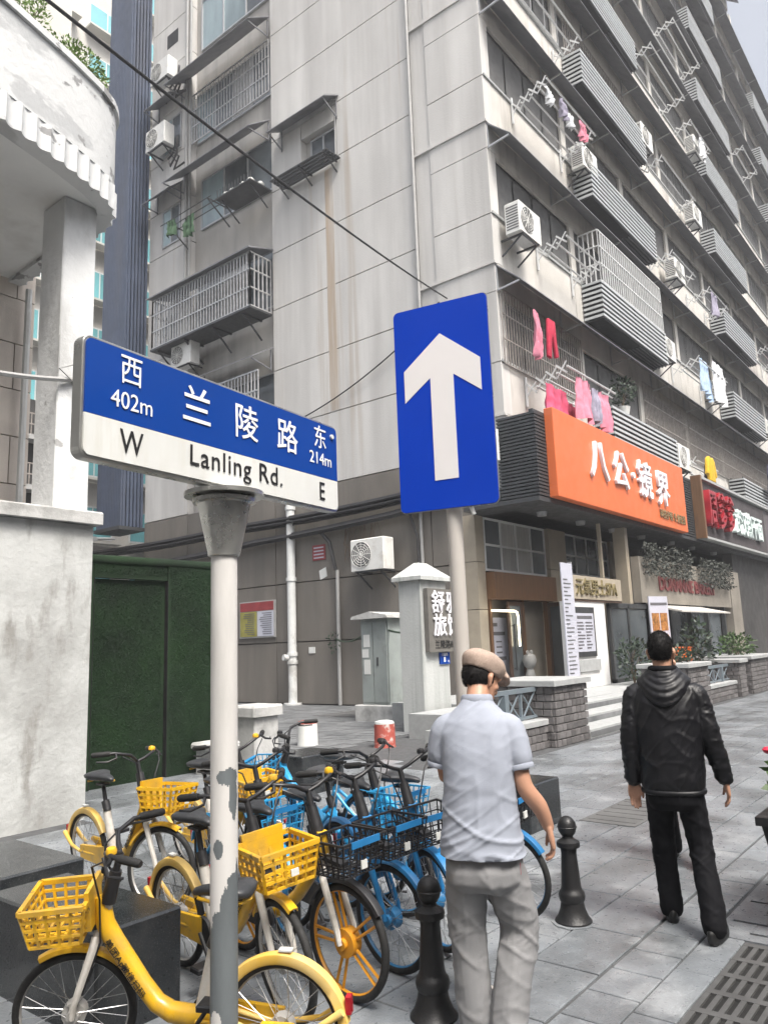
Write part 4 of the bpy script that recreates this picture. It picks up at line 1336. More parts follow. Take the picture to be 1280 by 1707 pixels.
# orange barrel with menu stand
ob = tag(empty('orange_barrel', (22.0, 7.4, .45)), 'orange steel barrel planter on the terrace behind the jacket man', 'barrel')
mat('barrel_orange', (0.62, 0.13, 0.02), 0.45, var=0.1, scale=3)
MB().lathe([(0, 0), (.48, 0), (.48, .3), (.51, .33), (.48, .36), (.48, .62), (.51, .65), (.48, .68), (.48, .95), (.52, .98), (.46, .99), (.44, .9), (0, .9)], 24).build('drum', 'barrel_orange', ob, 30)
st_ = tag(empty('menu_stand', (22.3, 7.8, .45), R(-20)), 'tall white menu board with food pictures behind the orange barrel', 'sign')
MB().box(-.4, .4, -.02, .02, .75, 2.45).build('board', 'poster', st_)
pc = MB()
for i in range(2):
    for j in range(2):
        pc.box(-.33 + i * .35, -.03 + i * .35, -.03, -.021, .85 + j * .62, 1.35 + j * .62)
mat('food_print', (0.34, 0.16, 0.05), 0.5, var=0.7, scale=9)
pc.build('picture', 'food_print', st_)
MB().box(-.35, .35, -.03, -.021, 2.2, 2.27).build('print', 'poster_text', st_)
MB().box(-.05, .05, -.03, .03, 0, .75).box(-.3, .3, -.2, .2, 0, .03).build('leg', 'dark_metal', st_)

# ---------------------------------------------------------------- cables
def sag(a, b, s, n=16):
    a, b = Vector(a), Vector(b)
    return [a.lerp(b, i / n) - Vector((0, 0, s * 4 * (i / n) * (1 - i / n))) for i in range(n + 1)]


def onray(px_, py_, dist):
    d = Matrix(MW) @ Vector((px_ - 640, -(py_ - 853.5), -FPX)).normalized()
    return Vector((0, 0, CAMH)) + d * dist


a_ = Vector((2.5, 6.2, 8.75)); b_ = Vector((17.95, 11.9, 11.85))
tag(MB().tube([onray(80, 0, 10) + (onray(80, 0, 10) - onray(745, 497, 23.2)).normalized() * 9] + sag(onray(80, 0, 10), onray(745, 497, 23.2), 0.15), 0.021, 8).build('overhead_cable', 'cable', None, 40), 'thick black cable running from top left down to the building behind the arrow sign', 'cable')
tag(MB().tube(sag((17.9, 18.6, 9.4), (17.9, 13.2, 11.0), 0.25) + sag((17.9, 13.2, 11.0), (17.9, 11.9, 11.85), 0.0, 4), 0.022, 6).build('wall_cable', 'cable', None, 40), 'thin black cable across the grey facade between the two blue signs', 'cable')
bd = MB()
for i in range(7):
    dz, dx = rr.uniform(-.16, .16), rr.uniform(-.1, .1)
    bd.tube(sag((17.75 + dx, 31, 6.15 + dz), (17.75 + dx, 21, 6.05 + dz), .1, 8) + sag((17.75 + dx, 21, 6.05 + dz), (17.75 + dx, 11.6, 6.15 + dz), .1, 10)[1:], rr.uniform(.03, .06), 6)
tag(bd.build('cable_bundle', 'cable', None, 40), 'upper thick bundle of black cables along the lane wall', 'cable')
bd = MB()
for i in range(6):
    dz, dx = rr.uniform(-.1, .1), rr.uniform(-.1, .1)
    bd.tube(sag((17.7 + dx, 30, 5.3 + dz), (17.7 + dx, 20, 5.45 + dz), .1, 8) + sag((17.7 + dx, 20, 5.45 + dz), (17.7 + dx, 11.6, 5.75 + dz), .06, 10)[1:], rr.uniform(.03, .055), 6)
bd.tube([(17.8, 16.9, 5.5), (17.8, 16.5, 5.1), (17.85, 16.3, 4.2)], .06, 6).tube([(17.8, 13.3, 5.7), (17.85, 13.05, 4.9), (17.85, 13.0, 3.4)], .04, 6)
tag(bd.build('cable_bundle', 'cable', None, 40), 'lower thick bundle of black cables with a branch down the lane wall', 'cable')
vn = MB().tube(sag((17.8, 16.35, 2.05), (15.0, 12.4, 2.35), .25), .025, 6).tube(sag((15.0, 12.4, 2.35), (13.6, 10.0, 2.1), .15), .025, 6)
leaf_cloud(vn, (17.75, 16.4, 1.95), (.15, .2, .3), 60, .06, .14, 9)
tag(vn.build('vine_cable', 'leaf_dark'), 'leafy green wire strung from the lane pipe to the cabinet', 'wire')
tw = MB()
for i in range(26):
    y0 = 15.2 + rr.uniform(-.6, .7)
    tw.tube([(17.9, y0, 5.6), (17.85, y0 + rr.uniform(-.3, .3), 5.0), (17.85, y0 + rr.uniform(-.4, .4), 4.6 + rr.uniform(-.2, .3))], .01, 4)
tag(tw.build('dry_vine', 'stem'), 'tangle of thin dry vines left of the low air conditioner', 'vine')
# lane lamp
lm = tag(base('wall_lamp', (17, 27.5, 6)), 'small lamp arm sticking out over the green fence', 'lamp')
MB().tube([(16.9, 27.4, 6.4), (15.5, 26.6, 6.2)], .05, 8).build('arm', 'frame_metal', lm)
MB().bar((15.6, 26.7, 6.2), (14.9, 26.2, 6.1), .3, .16).build('head', 'frame_metal', lm)

# ---------------------------------------------------------------- blue louvre shaft
lv = tag(base('louvre_shaft', (17.4, 27.9, 6.9)), 'tall dark blue louvred shaft at the left edge of the grey block', 'tower')
MB().box(17.05, 17.95, 27.15, 28.7, 6.95, 46).build('core', 'void', lv)
for i in range(15):
    y0 = 27.0 + i * 0.117
    MB().box(16.88, 16.96, y0, y0 + 0.105, 6.9, 46).build('fin', 'louvre', lv)
MB().box(16.96, 17.04, 27.02, 28.72, 6.95, 46).build('backing', 'louvre', lv)
for i in range(6):
    x0 = 16.97 + i * 0.165
    MB().box(x0, x0 + 0.1, 26.96, 27.05, 6.9, 46).build('fin', 'louvre', lv)
for z in range(9):
    MB().box(16.97, 17.95, 27.05, 27.14, 8.5 + z * 4.53, 9.3 + z * 4.53).build('floor_band', 'louvre', lv)
MB().box(16.8, 18, 26.95, 28.8, 6.75, 6.89).build('bottom_plate', 'dark_metal', lv)

# ---------------------------------------------------------------- far buildings
def far_block(name, x0, x1, y0, y1, h, label, wm, gm, face, cols, rows_, zb=0, bal=False):
    e = tag(base(name, ((x0 + x1) / 2, (y0 + y1) / 2, 0)), label, 'building')
    MB().box(x0, x1, y0, y1, 0, h).build('wall', wm, e)
    for r_ in range(rows_):
        z = zb + (r_ + 0.25) * (h - zb) / rows_
        z2 = zb + (r_ + 0.78) * (h - zb) / rows_
        for c_ in range(cols):
            if 'y' in face:
                a = x0 + (c_ + .15) * (x1 - x0) / cols
                b = x0 + (c_ + .85) * (x1 - x0) / cols
                if seen((a, y0, z), 20):
                    w_ = MB().box(a, b, y0 - .06, y0 + .1, z, z2).build('window', 'frame_white', e)
                    MB().box(a + .12, (a + b) / 2 - .05, y0 - .08, y0 - .061, z + .12, z2 - .12).build('pane', gm, w_)
                    MB().box((a + b) / 2 + .05, b - .12, y0 - .08, y0 - .061, z + .12, z2 - .12).build('pane', gm, w_)
                    if bal:
                        MB().box(a - .3, b + .3, y0 - .9, y0 - .07, z - .35, z - .2).build('ledge', wm, w_)
            if 'x' in face:
                a = y0 + (c_ + .15) * (y1 - y0) / cols
                b = y0 + (c_ + .85) * (y1 - y0) / cols
                if seen((x0, a, z), 40):
                    w_ = MB().box(x0 - .06, x0 + .1, a, b, z, z2).build('window', 'frame_white', e)
                    MB().box(x0 - .08, x0 - .061, a + .15, b - .15, z + .15, z2 - .15).build('pane', gm, w_)
                    MB().box(x0 - .7, x0 - .07, a - .2, b + .2, z - .35, z - .15).build('ledge', wm, w_)
    return e


mat('far_white', (0.62, 0.62, 0.60), 0.8, var=0.06, scale=.5)
mat('far_cream', (0.55, 0.53, 0.49), 0.8, var=0.08, scale=.5)
far_block('high_rise', 12, 33, 46, 60, 75, 'cream high-rise with cyan windows seen between balcony and louvre shaft', 'far_cream', 'glass_cyan', 'y', 5, 18, 0, True)
fd = tag(base('dark_balcony_block', (13, 30, 0)), 'dark balcony frames in the gap below the louvre shaft', 'building')
MB().box(11.5, 16.3, 30.5, 34, 0, 12.5).build('wall', 'shop_dark', fd)
for i in range(5):
    MB().box(11.6, 16.2, 29.8, 30.5, 2.2 + i * 2.1, 2.4 + i * 2.1).build('slab_edge', 'pipe_grey', fd)
    grille_y(11.7, 16.1, 2.4 + i * 2.1, 3.3 + i * 2.1, 29.9, fd, 'bar_rust', .25, 3, .02)

# ---------------------------------------------------------------- left building (white balcony, column, concrete wall)
lbld = tag(base('balcony_building', (3, 8.5, 0)), 'white old house with rounded balcony, fluted fringe and square column', 'building')
MB().box(-6, 4.78, 8.2, 8.6, -0.04, 3.27).build('concrete_wall', 'concrete_wall', lbld)
MB().box(4.1, 4.76, 8.61, 9.7, -0.04, 3.2).build('return_wall', 'concrete_wall', lbld)
MB().cbox(-6, 4.86, 8.1, 8.95, 3.28, 3.43, 0.02).build('coping', 'concrete_cap', lbld)
MB().cbox(4.33, 4.76, 8.3, 8.83, 3.43, 7.37, 0.012).build('column', 'white_wall', lbld)
plan = [(-4.5, 6.95), (0, 7.0), (2.2, 7.22), (3.2, 7.45), (4.0, 7.68), (4.5, 7.86), (4.78, 8.02), (4.95, 8.22), (5.04, 8.5), (5.06, 9.0), (5.06, 12)]


def resample(pl_, step):
    out = []
    acc = 0
    for (a, b) in zip(pl_[:-1], pl_[1:]):
        L = math.dist(a, b)
        while acc < L:
            t = acc / L
            out.append((a[0] + (b[0] - a[0]) * t, a[1] + (b[1] - a[1]) * t))
            acc += step
        acc -= L
    return out


def offset(pl_, d):
    out = []
    for i, p_ in enumerate(pl_):
        a, b = pl_[max(i - 1, 0)], pl_[min(i + 1, len(pl_) - 1)]
        t = Vector((b[0] - a[0], b[1] - a[1])).normalized()
        out.append((p_[0] + t.y * d, p_[1] - t.x * d))
    return out


def wall_strip(outer, inner, z0, z1):
    q = MB()
    n = len(outer)
    q.v += [(x, y, z0) for x, y in outer] + [(x, y, z1) for x, y in outer] + [(x, y, z0) for x, y in inner] + [(x, y, z1) for x, y in inner]
    for i in range(n - 1):
        q.f += [(i, i + 1, n + i + 1, n + i), (2 * n + i, 3 * n + i, 3 * n + i + 1, 2 * n + i + 1), (n + i, n + i + 1, 3 * n + i + 1, 3 * n + i), (i, 2 * n + i, 2 * n + i + 1, i + 1)]
    q.f += [(0, n, 3 * n, 2 * n), (n - 1, 3 * n - 1, 4 * n - 1, 2 * n - 1)]
    return q


fine = resample(plan, 0.12)
wall_strip(fine, offset(fine, -0.18), 7.66, 8.68).build('balcony_parapet', 'balcony_white', lbld, 40)
wall_strip(offset(fine, 0.04), offset(fine, -0.24), 8.681, 8.77).build('parapet_coping', 'balcony_white', lbld, 40)
# fluted fringe: a row of rounded scallops
fl_ = resample(plan, 0.033)
offs = {}
for d_i in range(6):
    offs[d_i] = offset(fl_, 0.03 - 0.045 * math.sin(PI * d_i / 6))
zo = [offs[i % 6][i] for i in range(len(fl_))]
wall_strip(zo, offset(fl_, -0.2), 7.32, 7.659).build('fluted_fringe', 'balcony_white', lbld, 30)
inn = offset(fine, -0.1)
sf = MB()
n_ = len(inn)
sf.v = [(x, y, 7.38) for x, y in inn] + [(-4.5, 12, 7.38)] + [(x, y, 7.54) for x, y in inn] + [(-4.5, 12, 7.54)]
sf.f = [tuple(range(n_ + 1)), tuple(range(2 * n_ + 1, n_, -1))]
sf.build('soffit', 'soffit_white', lbld)
MB().box(-5, 5.2, 11.0, 11.4, 0, 12).build('house_wall', 'joint', lbld)
zz = 0.0
r_i = 0
while zz < 9:
    xx = 1.2 + (0.45 if r_i % 2 else 0)
    while xx < 5.2:
        x2 = min(xx + 0.95, 5.28)
        MB().box(xx + .008, x2 - .008, 10.9, 10.995, zz + .008, zz + .70).build('stone_panel', 'beige_panel', lbld)
        xx += 0.95
    zz += .71
    r_i += 1
MB().box(3.55, 5.0, 9.6, 10.4, 9.3, 15).build('house_wall', 'far_cream', lbld)
MB().tube([(5.08, 10.7, 3.4), (5.08, 10.7, 7.2)], .05, 8).build('drain_pipe', 'pipe_white', lbld)
MB().prism([(4.7, 0.1), (4.9, 0.1), (4.92, 2.2), (4.85, 3.2), (4.7, 3.2)], 8.62, 8.75, 'y').build('broken_render', 'concrete_cap', lbld)
# bamboo-like plants behind the parapet
for i, (x_, y_, rd, n, lb_) in enumerate(((3.6, 7.86, (.22, .16, .42), 700, 'tall feathery green plant rising above the white balcony parapet'), (4.28, 8.06, (.42, .16, .30), 1500, 'dense bright green plant hanging over the white balcony parapet'), (3.25, 7.78, (.18, .15, .32), 260, 'sparse twiggy plant behind the white balcony parapet'))):
    plant('balcony_plant', (x_, y_, 8.68), rd, n, .025, .075, lb_, 'leaf_light', 20 + i, .008)
wc = MB().tube(sag((4.6, 8.28, 5.05), (2.9, 8.0, 4.75), .05), .03, 6).tube([(4.62, 8.26, 5.0), (4.5, 8.2, 5.2), (4.3, 8.22, 5.1), (4.5, 8.2, 4.95), (4.75, 8.24, 5.15)], .012, 5).tube([(4.3, 8.25, 5.05), (4.28, 8.2, 5.5)], .01, 5)
tag(wc.build('tied_cable', 'pipe_grey', None, 40), 'grey cable with a knotted wire tied round the white column', 'cable')

# ---------------------------------------------------------------- artificial turf screen
tf = tag(base('turf_screen', (6.7, 9.8, 0)), 'tall screen of dark green artificial turf with a door outline', 'fence')


def turf_panel(nm, x0, x1, y, z0, z1, d=0.1):
    o = MB().box(x0, x1, y, y + d, z0, z1).build(nm, 'turf', tf)


MB().box(5.751, 5.759, 9.795, 9.85, -.03, 2.845).box(6.951, 6.959, 9.775, 9.85, -.03, 2.845).build('door_gap', 'black', tf)
turf_panel('panel', 4.9, 5.75, 9.8, -0.04, 3.1)
turf_panel('door', 5.76, 6.95, 9.86, -0.04, 2.84)
turf_panel('lintel', 5.755, 6.955, 9.8, 2.85, 3.1)
turf_panel('panel', 6.96, 7.9, 9.78, -0.04, 3.1)
MB().tube([(4.9, 9.84, 3.1), (7.9, 9.82, 3.12)], .07, 10).build('top_roll', 'turf', tf, 40)
MB().box(7.82, 7.9, 9.89, 13.5, -0.04, 3.08).build('return_panel', 'turf', tf)
tb = MB()
r_ = random.Random(11)
for i in range(42000):
    x_ = r_.uniform(4.9, 7.9); z_ = r_.uniform(0.0, 3.16)
    indoor = 5.76 < x_ < 6.95 and z_ < 2.84
    if 5.70 < x_ < 7.0 and z_ < 2.9 and not (5.80 < x_ < 6.90 and z_ < 2.79):
        continue
    y_ = (9.862 if indoor else (9.802 if x_ < 6.955 else 9.782))
    s_ = r_.uniform(.012, .026)
    p_ = Vector((x_, y_, z_))
    d1 = Vector((r_.uniform(-.7, .7), -1, r_.uniform(-.9, .5))).normalized() * s_
    d2 = Vector((1, 0, r_.uniform(-.5, .5))) * .0055
    tb.add([p_ - d2, p_ + d2, p_ + d1], [(0, 1, 2)])
kind(tb.build('turf_blades', 'turf_blade', tf), 'stuff')

# stone pedestals and posts
def pedestal(loc, sx, sy, h, label):
    e = tag(empty('stone_pedestal', loc), label, 'pedestal')
    MB().cbox(-sx / 2, sx / 2, -sy / 2, sy / 2, -0.04, h * .82, .02).build('block', 'concrete_cap', e)
    MB().cbox(-sx / 2 - .06, sx / 2 + .06, -sy / 2 - .06, sy / 2 + .06, h * .82 + .001, h, .03).build('cap', 'concrete_cap', e)


pedestal((8.35, 9.4, 0), .5, .5, .92, 'weathered stone pedestal beside the end of the turf screen')
pedestal((7.55, 9.4, 0), .42, .4, .45, 'lower stone block left of the pole, before the turf screen')


def bol_post(loc, label, m1, m2):
    e = tag(empty('marker_post', loc), label, 'post')
    MB().lathe([(.21, -.04), (.19, .02), (.185, .36), (.18, .39)], 20).build('body', m1, e, 40)
    MB().lathe([(.182, .391), (.17, .43), (.1, .45), (0, .455)], 20).build('top', m2, e, 40)


mat('post_red', (0.36, 0.075, 0.055), 0.7, var=0.2, scale=6, dirt=(0.5, 0.45, 0.42), dscale=6, dthr=0.6, dsoft=0.1)
bol_post((10.95, 8.92, 0), 'short round red post with worn paint in the lane mouth', 'post_red', 'gate_pillar')
bol_post((10.5, 10.4, 0), 'short round white post with red rim near the black cube', 'sign_white', 'post_red')

# ---------------------------------------------------------------- granite cubes
for (x0, x1, y0, y1, h, lb_) in ((2.12, 2.6, 3.5, 4.62, .476, 'black granite bench block nearest the camera beside the front yellow bicycle'),
                                 (2.3, 2.84, 4.85, 5.8, .476, 'black granite block behind at the left edge'),
                                 (6.85, 7.6, 6.88, 7.5, .46, 'black granite cube behind the light blue bicycle'),
                                 (6.57, 7.2, 3.66, 4.3, .42, 'black granite cube on the street right of the man in the cap')):
    tag(MB().cbox(x0, x1, y0, y1, -0.04, h, .012).build('granite_block', 'granite'), lb_, 'granite block')

# ---------------------------------------------------------------- bollards
bp_prof = [(.19, -.03), (.185, .02), (.155, .05), (.125, .12), (.115, .17), (.128, .19), (.135, .225), (.125, .255), (.108, .27), (.1, .3), (.078, .58), (.082, .6), (.082, .62), (.115, .63), (.12, .65), (.115, .675), (.085, .69), (.06, .705), (.055, .72)]
ball = [(.055, .719)] + [(.095 * math.sin(t), .80 - .095 * math.cos(t)) for t in [.62 + k * (PI - .62) / 10 for k in range(11)]]
ball[-1] = (0, ball[-1][1])
for (bx_, by_, lb_) in ((3.22, 2.38, 'black cast iron bollard with ball top in front of the parked bicycles'), (4.74, 2.38, 'black cast iron bollard with ball top beside the walking man\'s hand')):
    e = tag(empty('bollard', (bx_, by_, 0)), lb_, 'bollard', 'bollards along the bicycle parking')
    e.scale = (.62, .62, .71)
    MB().lathe(bp_prof, 28).build('shaft', 'cast_iron', e, 35)
    MB().lathe(ball, 24).tube([(.097 * math.cos(a * PI / 12), .097 * math.sin(a * PI / 12), .80) for a in range(24)], .006, 5, True).build('ball', 'cast_iron', e, 50)
    pm_ = MB()
    pts = [((.24 + .05 * noise.noise(Vector((a, bx_, 0)))) * math.cos(a * PI / 12), (.21 + .06 * noise.noise(Vector((a, 0, bx_)))) * math.sin(a * PI / 12)) for a in range(24)]
    pm_.prism(pts, .001, .007, 'z').build('cement_patch', 'slab', e)

# ---------------------------------------------------------------- street name sign
sp = tag(base('street_sign', (2.04, 2.44, 0)), 'blue and white street name sign on a peeling grey pole', 'sign')
SXL, SXR, SYP, SZ0, SZ1, SZM = 1.315, 2.80, 2.44, 2.43, 2.85, 2.578


def rrect(x0, x1, z0, z1, r_, corners=(1, 1, 1, 1), n=5):
    pts = []
    for (cx, cz, a0, on) in ((x1 - r_, z1 - r_, 0, corners[0]), (x0 + r_, z1 - r_, 90, corners[1]), (x0 + r_, z0 + r_, 180, corners[2]), (x1 - r_, z0 + r_, 270, corners[3])):
        if on:
            pts += [(cx + r_ * math.cos(R(a0 + 90 * i / n)), cz + r_ * math.sin(R(a0 + 90 * i / n))) for i in range(n + 1)]
        else:
            pts.append({0: (x1, z1), 90: (x0, z1), 180: (x0, z0), 270: (x1, z0)}[a0])
    return pts


MB().prism(rrect(SXL - .012, SXR + .012, SZ0 - .012, SZ1 + .012, .035), SYP, SYP + .05).build('frame', 'aluminium', sp, 0, .004)
MB().prism(rrect(SXL, SXR, SZM, SZ1, .025, (1, 1, 0, 0)), SYP - .006, SYP + .01).build('blue_field', 'sign_blue', sp)
MB().prism(rrect(SXL, SXR, SZ0, SZM - .0015, .025, (0, 0, 1, 1)), SYP - .006, SYP + .01).build('white_field', 'sign_white', sp)
yt = SYP - .009
mw_ = 'print_white'
text('character', '西', .125, mw_, (1.508, yt, 2.77), FACE_Y, sp, .001, sx=.86, sy=1.0)
text('distance', '402m', .092, mw_, (1.515, yt, 2.655), FACE_Y, sp, .001, sx=.92)
text('character', '兰', .165, mw_, (1.835, yt, 2.715), FACE_Y, sp, .001, .0012, sx=1.0)
text('character', '陵', .165, mw_, (2.125, yt, 2.715), FACE_Y, sp, .001, .0008, sx=.95)
text('character', '路', .165, mw_, (2.405, yt, 2.715), FACE_Y, sp, .001, .0008, sx=.95)
text('character', '东', .125, mw_, (2.658, yt, 2.768), FACE_Y, sp, .001, sx=.86)
text('distance', '214m', .085, mw_, (2.66, yt, 2.665), FACE_Y, sp, .001, sx=.95)
text('letter', 'W', .125, 'print_black', (1.515, yt, 2.503), FACE_Y, sp, .001, sx=.8)
text('road_name', 'Lanling Rd.', .118, 'print_black', (2.08, yt, 2.518), FACE_Y, sp, .001, sx=1.0, space=1.1)
text('letter', 'E', .125, 'print_black', (2.665, yt, 2.503), FACE_Y, sp, .001, sx=.8)
MB().lathe([(0, -.008), (.012, -.008), (.012, .008), (0, .008)], 9, (2.755, SYP - .008, 2.80), 'y').build('chipped_screw', 'sign_white', sp)
PX, PY = 2.045, 2.485
MB().lathe([(.165, 2.392), (.165, 2.410), (.0, 2.410)], 32, (PX, PY, 0)).lathe([(.0, 2.366), (.13, 2.366), (.13, 2.382), (.1, 2.386), (.1, 2.391)], 32, (PX, PY, 0)).build('cap_plate', 'aluminium', sp, 35)
MB().lathe([(.062, 2.142), (.066, 2.145), (.066, 2.152), (.11, 2.36), (.12, 2.365)], 32, (PX, PY, 0)).build('collar', 'aluminium', sp, 35)
# pole: painted tube with patches of bare metal where the paint has peeled
NP = 110
pole_w, pole_d = MB(), MB()
zs_ = [i * 0.006 for i in range(358)]


def bare(th, z):
    # th is measured from the side of the pole that faces the street corner
    u = (th - R(-130) + PI) % (2 * PI) - PI
    n1 = noise.noise(Vector((math.cos(th) * 2.2, math.sin(th) * 2.2, z * 7))) * .05
    n2 = noise.noise(Vector((math.cos(th) * 6, math.sin(th) * 6, z * 24))) * .03
    w = n1 + n2
    if z < .83 + .10 * math.sin(u * 1.3 + .4) + w:
        d = ((u + .75) / .5) ** 2 + ((z - .385) / .055) ** 2 + w * 8
        return d > 1
    for (cu, cz, ru, rz) in ((.25, 1.27, .8, .035), (.6, 1.2, .42, .085), (-.55, 1.01, .42, .035), (2.6, 1.1, .8, .12)):
        if ((u - cu) / ru) ** 2 + ((z - cz) / rz) ** 2 + w * 9 < 1:
            return True
    return False


for wm_, keep, rr_ in ((pole_w, False, .0535), (pole_d, True, .0522)):
    for i in range(len(zs_) - 1):
        for k in range(NP):
            th = 2 * PI * (k + .5) / NP
            if bare(th, zs_[i] + .003) == keep:
                t0, t1 = 2 * PI * k / NP, 2 * PI * (k + 1) / NP
                o_ = len(wm_.v)
                for t, z in ((t0, zs_[i]), (t1, zs_[i]), (t1, zs_[i + 1]), (t0, zs_[i + 1])):
                    wm_.v.append((PX + rr_ * math.cos(t), PY + rr_ * math.sin(t), z))
                wm_.f.append((o_, o_ + 1, o_ + 2, o_ + 3))
for wm_ in (pole_w, pole_d):
    pass
for q_, nm, mt in ((pole_w, 'painted_pole', 'pole_paint'), (pole_d, 'bare_pole', 'pole_bare')):
    o = q_.build(nm, mt, sp)
    bm = bmesh.new(); bm.from_mesh(o.data); bmesh.ops.remove_doubles(bm, verts=bm.verts, dist=.0004); bmesh.ops.recalc_face_normals(bm, faces=bm.faces); bm.to_mesh(o.data); bm.free()
    o.data.shade_smooth()
MB().tube([(PX, PY, -.03), (PX, PY, 2.142)], .0515, 24).build('pole_core', 'pole_bare', sp, 40)
MB().tube([(PX, PY, -.03), (PX, PY, .02)], .11, 24).build('base_flange', 'pole_bare', sp, 40)

# ---------------------------------------------------------------- one-way arrow sign
aw_ = tag(base('arrow_sign', (3.53, 2.31, 0)), 'tall blue sign with a white straight-ahead arrow on a pale pole', 'sign')
e_ = aw_
AX = 3.45
pts = rrect(2.03, 2.605, 2.487, 3.69, .03)
MB().prism(pts, AX - .004, AX + .004, 'x').build('plate', 'arrow_blue', aw_)
MB().prism(rrect(2.026, 2.609, 2.483, 3.694, .03), AX + .0045, AX + .009, 'x').build('backing', 'aluminium', aw_)
yc = 2.3175
arrow = [(yc, 3.505), (yc - .232, 3.315), (yc - .232, 3.125), (yc - .07, 3.25), (yc - .07, 2.65), (yc + .07, 2.65), (yc + .07, 3.25), (yc + .232, 3.125), (yc + .232, 3.315)]
MB().prism(arrow, AX - .0065, AX - .0045, 'x').build('arrow', 'print_arrow', aw_)
mat('arrow_pole', (0.52, 0.49, 0.455), 0.5, var=0.08, scale=3, stretch=(1, 1, .2))
MB().tube([(3.51, 2.31, -.03), (3.51, 2.31, 3.6)], .043, 24).tube([(3.51, 2.31, -.03), (3.51, 2.31, .03)], .1, 20).build('pole', 'arrow_pole', aw_, 40)
for z in (2.8, 3.4):
    MB().box(3.46, 3.56, 2.2, 2.42, z, z + .04).build('clamp', 'aluminium', aw_)
MB().tube([(3.47, 2.2, 2.5), (3.47, 2.18, 2.44)], .012, 6).build('loose_bolt', 'sign_white', aw_)

sp.rotation_euler = (0, 0, R(7.0))
aw_.rotation_euler = (0, 0, R(12.6))

# planter at the right edge
plr = tag(base('planter_box', (5.6, 1.15, 0)), 'dark metal street planter cut by the right edge of the picture', 'planter')
q = MB().add([(5.2, .65, -.0), (6.0, .65, -.0), (6.0, 1.2, -.0), (5.2, 1.2, -.0), (5.12, .55, .62), (6.08, .55, .62), (6.08, 1.305, .62), (5.12, 1.305, .62)],
             [(0, 3, 2, 1), (4, 5, 6, 7), (0, 1, 5, 4), (1, 2, 6, 5), (2, 3, 7, 6), (3, 0, 4, 7)])
q.build('box', 'cast_iron', plr)
MB().box(5.09, 6.11, .52, 1.33, .621, .67).build('rim', 'cast_iron', plr)
fp = tag(empty('flower_plant', (5.6, 1.03, .66)), 'leafy plant with red flowers in the right edge planter', 'plant')
leaf_cloud(MB(), (0, 0, .14), (.42, .3, .2), 420, .05, .11, 31).build('foliage', 'leaf', fp)
for i in range(6):
    c0 = Vector((rr.uniform(-.4, .4), rr.uniform(-.2, .30), rr.uniform(.2, .33)))
    MB().lathe([(0, 0), (.025, .01), (.036, .03), (.02, .045), (0, .04)], 7, c0).build('flower', 'red_flower', fp, 60)
    MB().tube([c0, c0 - Vector((0, 0, .2))], .004, 4).build('flower_stem', 'leaf', fp)

# ---------------------------------------------------------------- unseen other side of the street, added to cut the low sky light
for (x0, x1, y0, y1, h_, face_y, lb_) in ((-34, 90, -15, -9.5, 12.5, -9.5, 'unseen plain grey row added across the street to cut sky light'), (-26, -12, -9.3, 30, 13, None, 'unseen plain grey block added behind the photographer to cut sky light')):
    e = tag(base('unseen_building', ((x0 + x1) / 2, (y0 + y1) / 2, 0)), lb_, 'building')
    MB().box(x0, x1, y0, y1, -.04, h_).build('wall', 'sill_wall', e)
    wq = MB().box(0, 2.2, -.05, .06, 0, 1.6).mesh('window', 'glass')
    for r_i in range(3):
        for c_i in range(int((x1 - x0) / 4) if face_y is not None else 9):
            if face_y is not None:
                link('window', wq, e, (x0 + .8 + c_i * 4, face_y, 1.2 + r_i * 3.9))
            else:
                link('window', wq, e, (x1, y0 + 1 + c_i * 4, 1.2 + r_i * 3.9), (0, 0, PI / 2))
# ---------------------------------------------------------------- bicycles
mat('bike_yellow', (0.70, 0.40, 0.015), 0.35, var=0.10, scale=3, world=False, coat=0.25, rand=0.06, dirt=(0.46, 0.28, 0.05), dscale=5, dthr=0.57, dsoft=0.2, dirt2=(0.20, 0.14, 0.06), d2scale=14, d2thr=0.66, d2soft=0.04)
mat('fender_yellow', (0.72, 0.44, 0.07), 0.4, var=0.12, scale=3, world=False, dirt=(0.74, 0.56, 0.24), dscale=3.5, dthr=0.52, dsoft=0.3)
mat('bike_blue', (0.018, 0.17, 0.40), 0.35, var=0.15, scale=3, world=False, coat=0.25, rand=0.15)
mat('bike_lightblue', (0.03, 0.30, 0.58), 0.35, var=0.12, scale=3, world=False, coat=0.2)
mat('rim_blue', (0.03, 0.17, 0.36), 0.4, var=0.1, scale=4, world=False)
mat('rim_orange', (0.62, 0.27, 0.015), 0.4, var=0.1, scale=4, world=False)
mat('rubber', (0.016, 0.016, 0.016), 0.75, var=0.25, scale=20, world=False, bump=0.002, bscale=150)
mat('black_plastic', (0.018, 0.018, 0.020), 0.42, var=0.2, scale=8, world=False)
mat('saddle', (0.028, 0.030, 0.034), 0.45, var=0.15, scale=10, world=False, dirt=(0.06, 0.062, 0.066), dscale=3, dthr=0.6)
mat('steel', (0.55, 0.55, 0.55), 0.3, metal=0.9, var=0.1, world=False)
mat('dull_silver', (0.42, 0.41, 0.39), 0.5, metal=0.4, var=0.2, scale=6, world=False)
mat('fork_white', (0.58, 0.56, 0.52), 0.5, var=0.15, scale=6, world=False, dirt=(0.35, 0.32, 0.28), dscale=6, dthr=0.6)
mat('reflector', (0.35, 0.01, 0.02), 0.25, var=0.05, world=False)
WR = 0.282
FH, RH = 0.51, -0.51


def circ(cx, cz, r_, n=36, y=0, a0=0, a1=2 * PI, closed=True):
    m_ = n if closed else n - 1
    return [(cx + r_ * math.cos(a0 + (a1 - a0) * i / m_), y, cz + r_ * math.sin(a0 + (a1 - a0) * i / m_)) for i in range(n)]


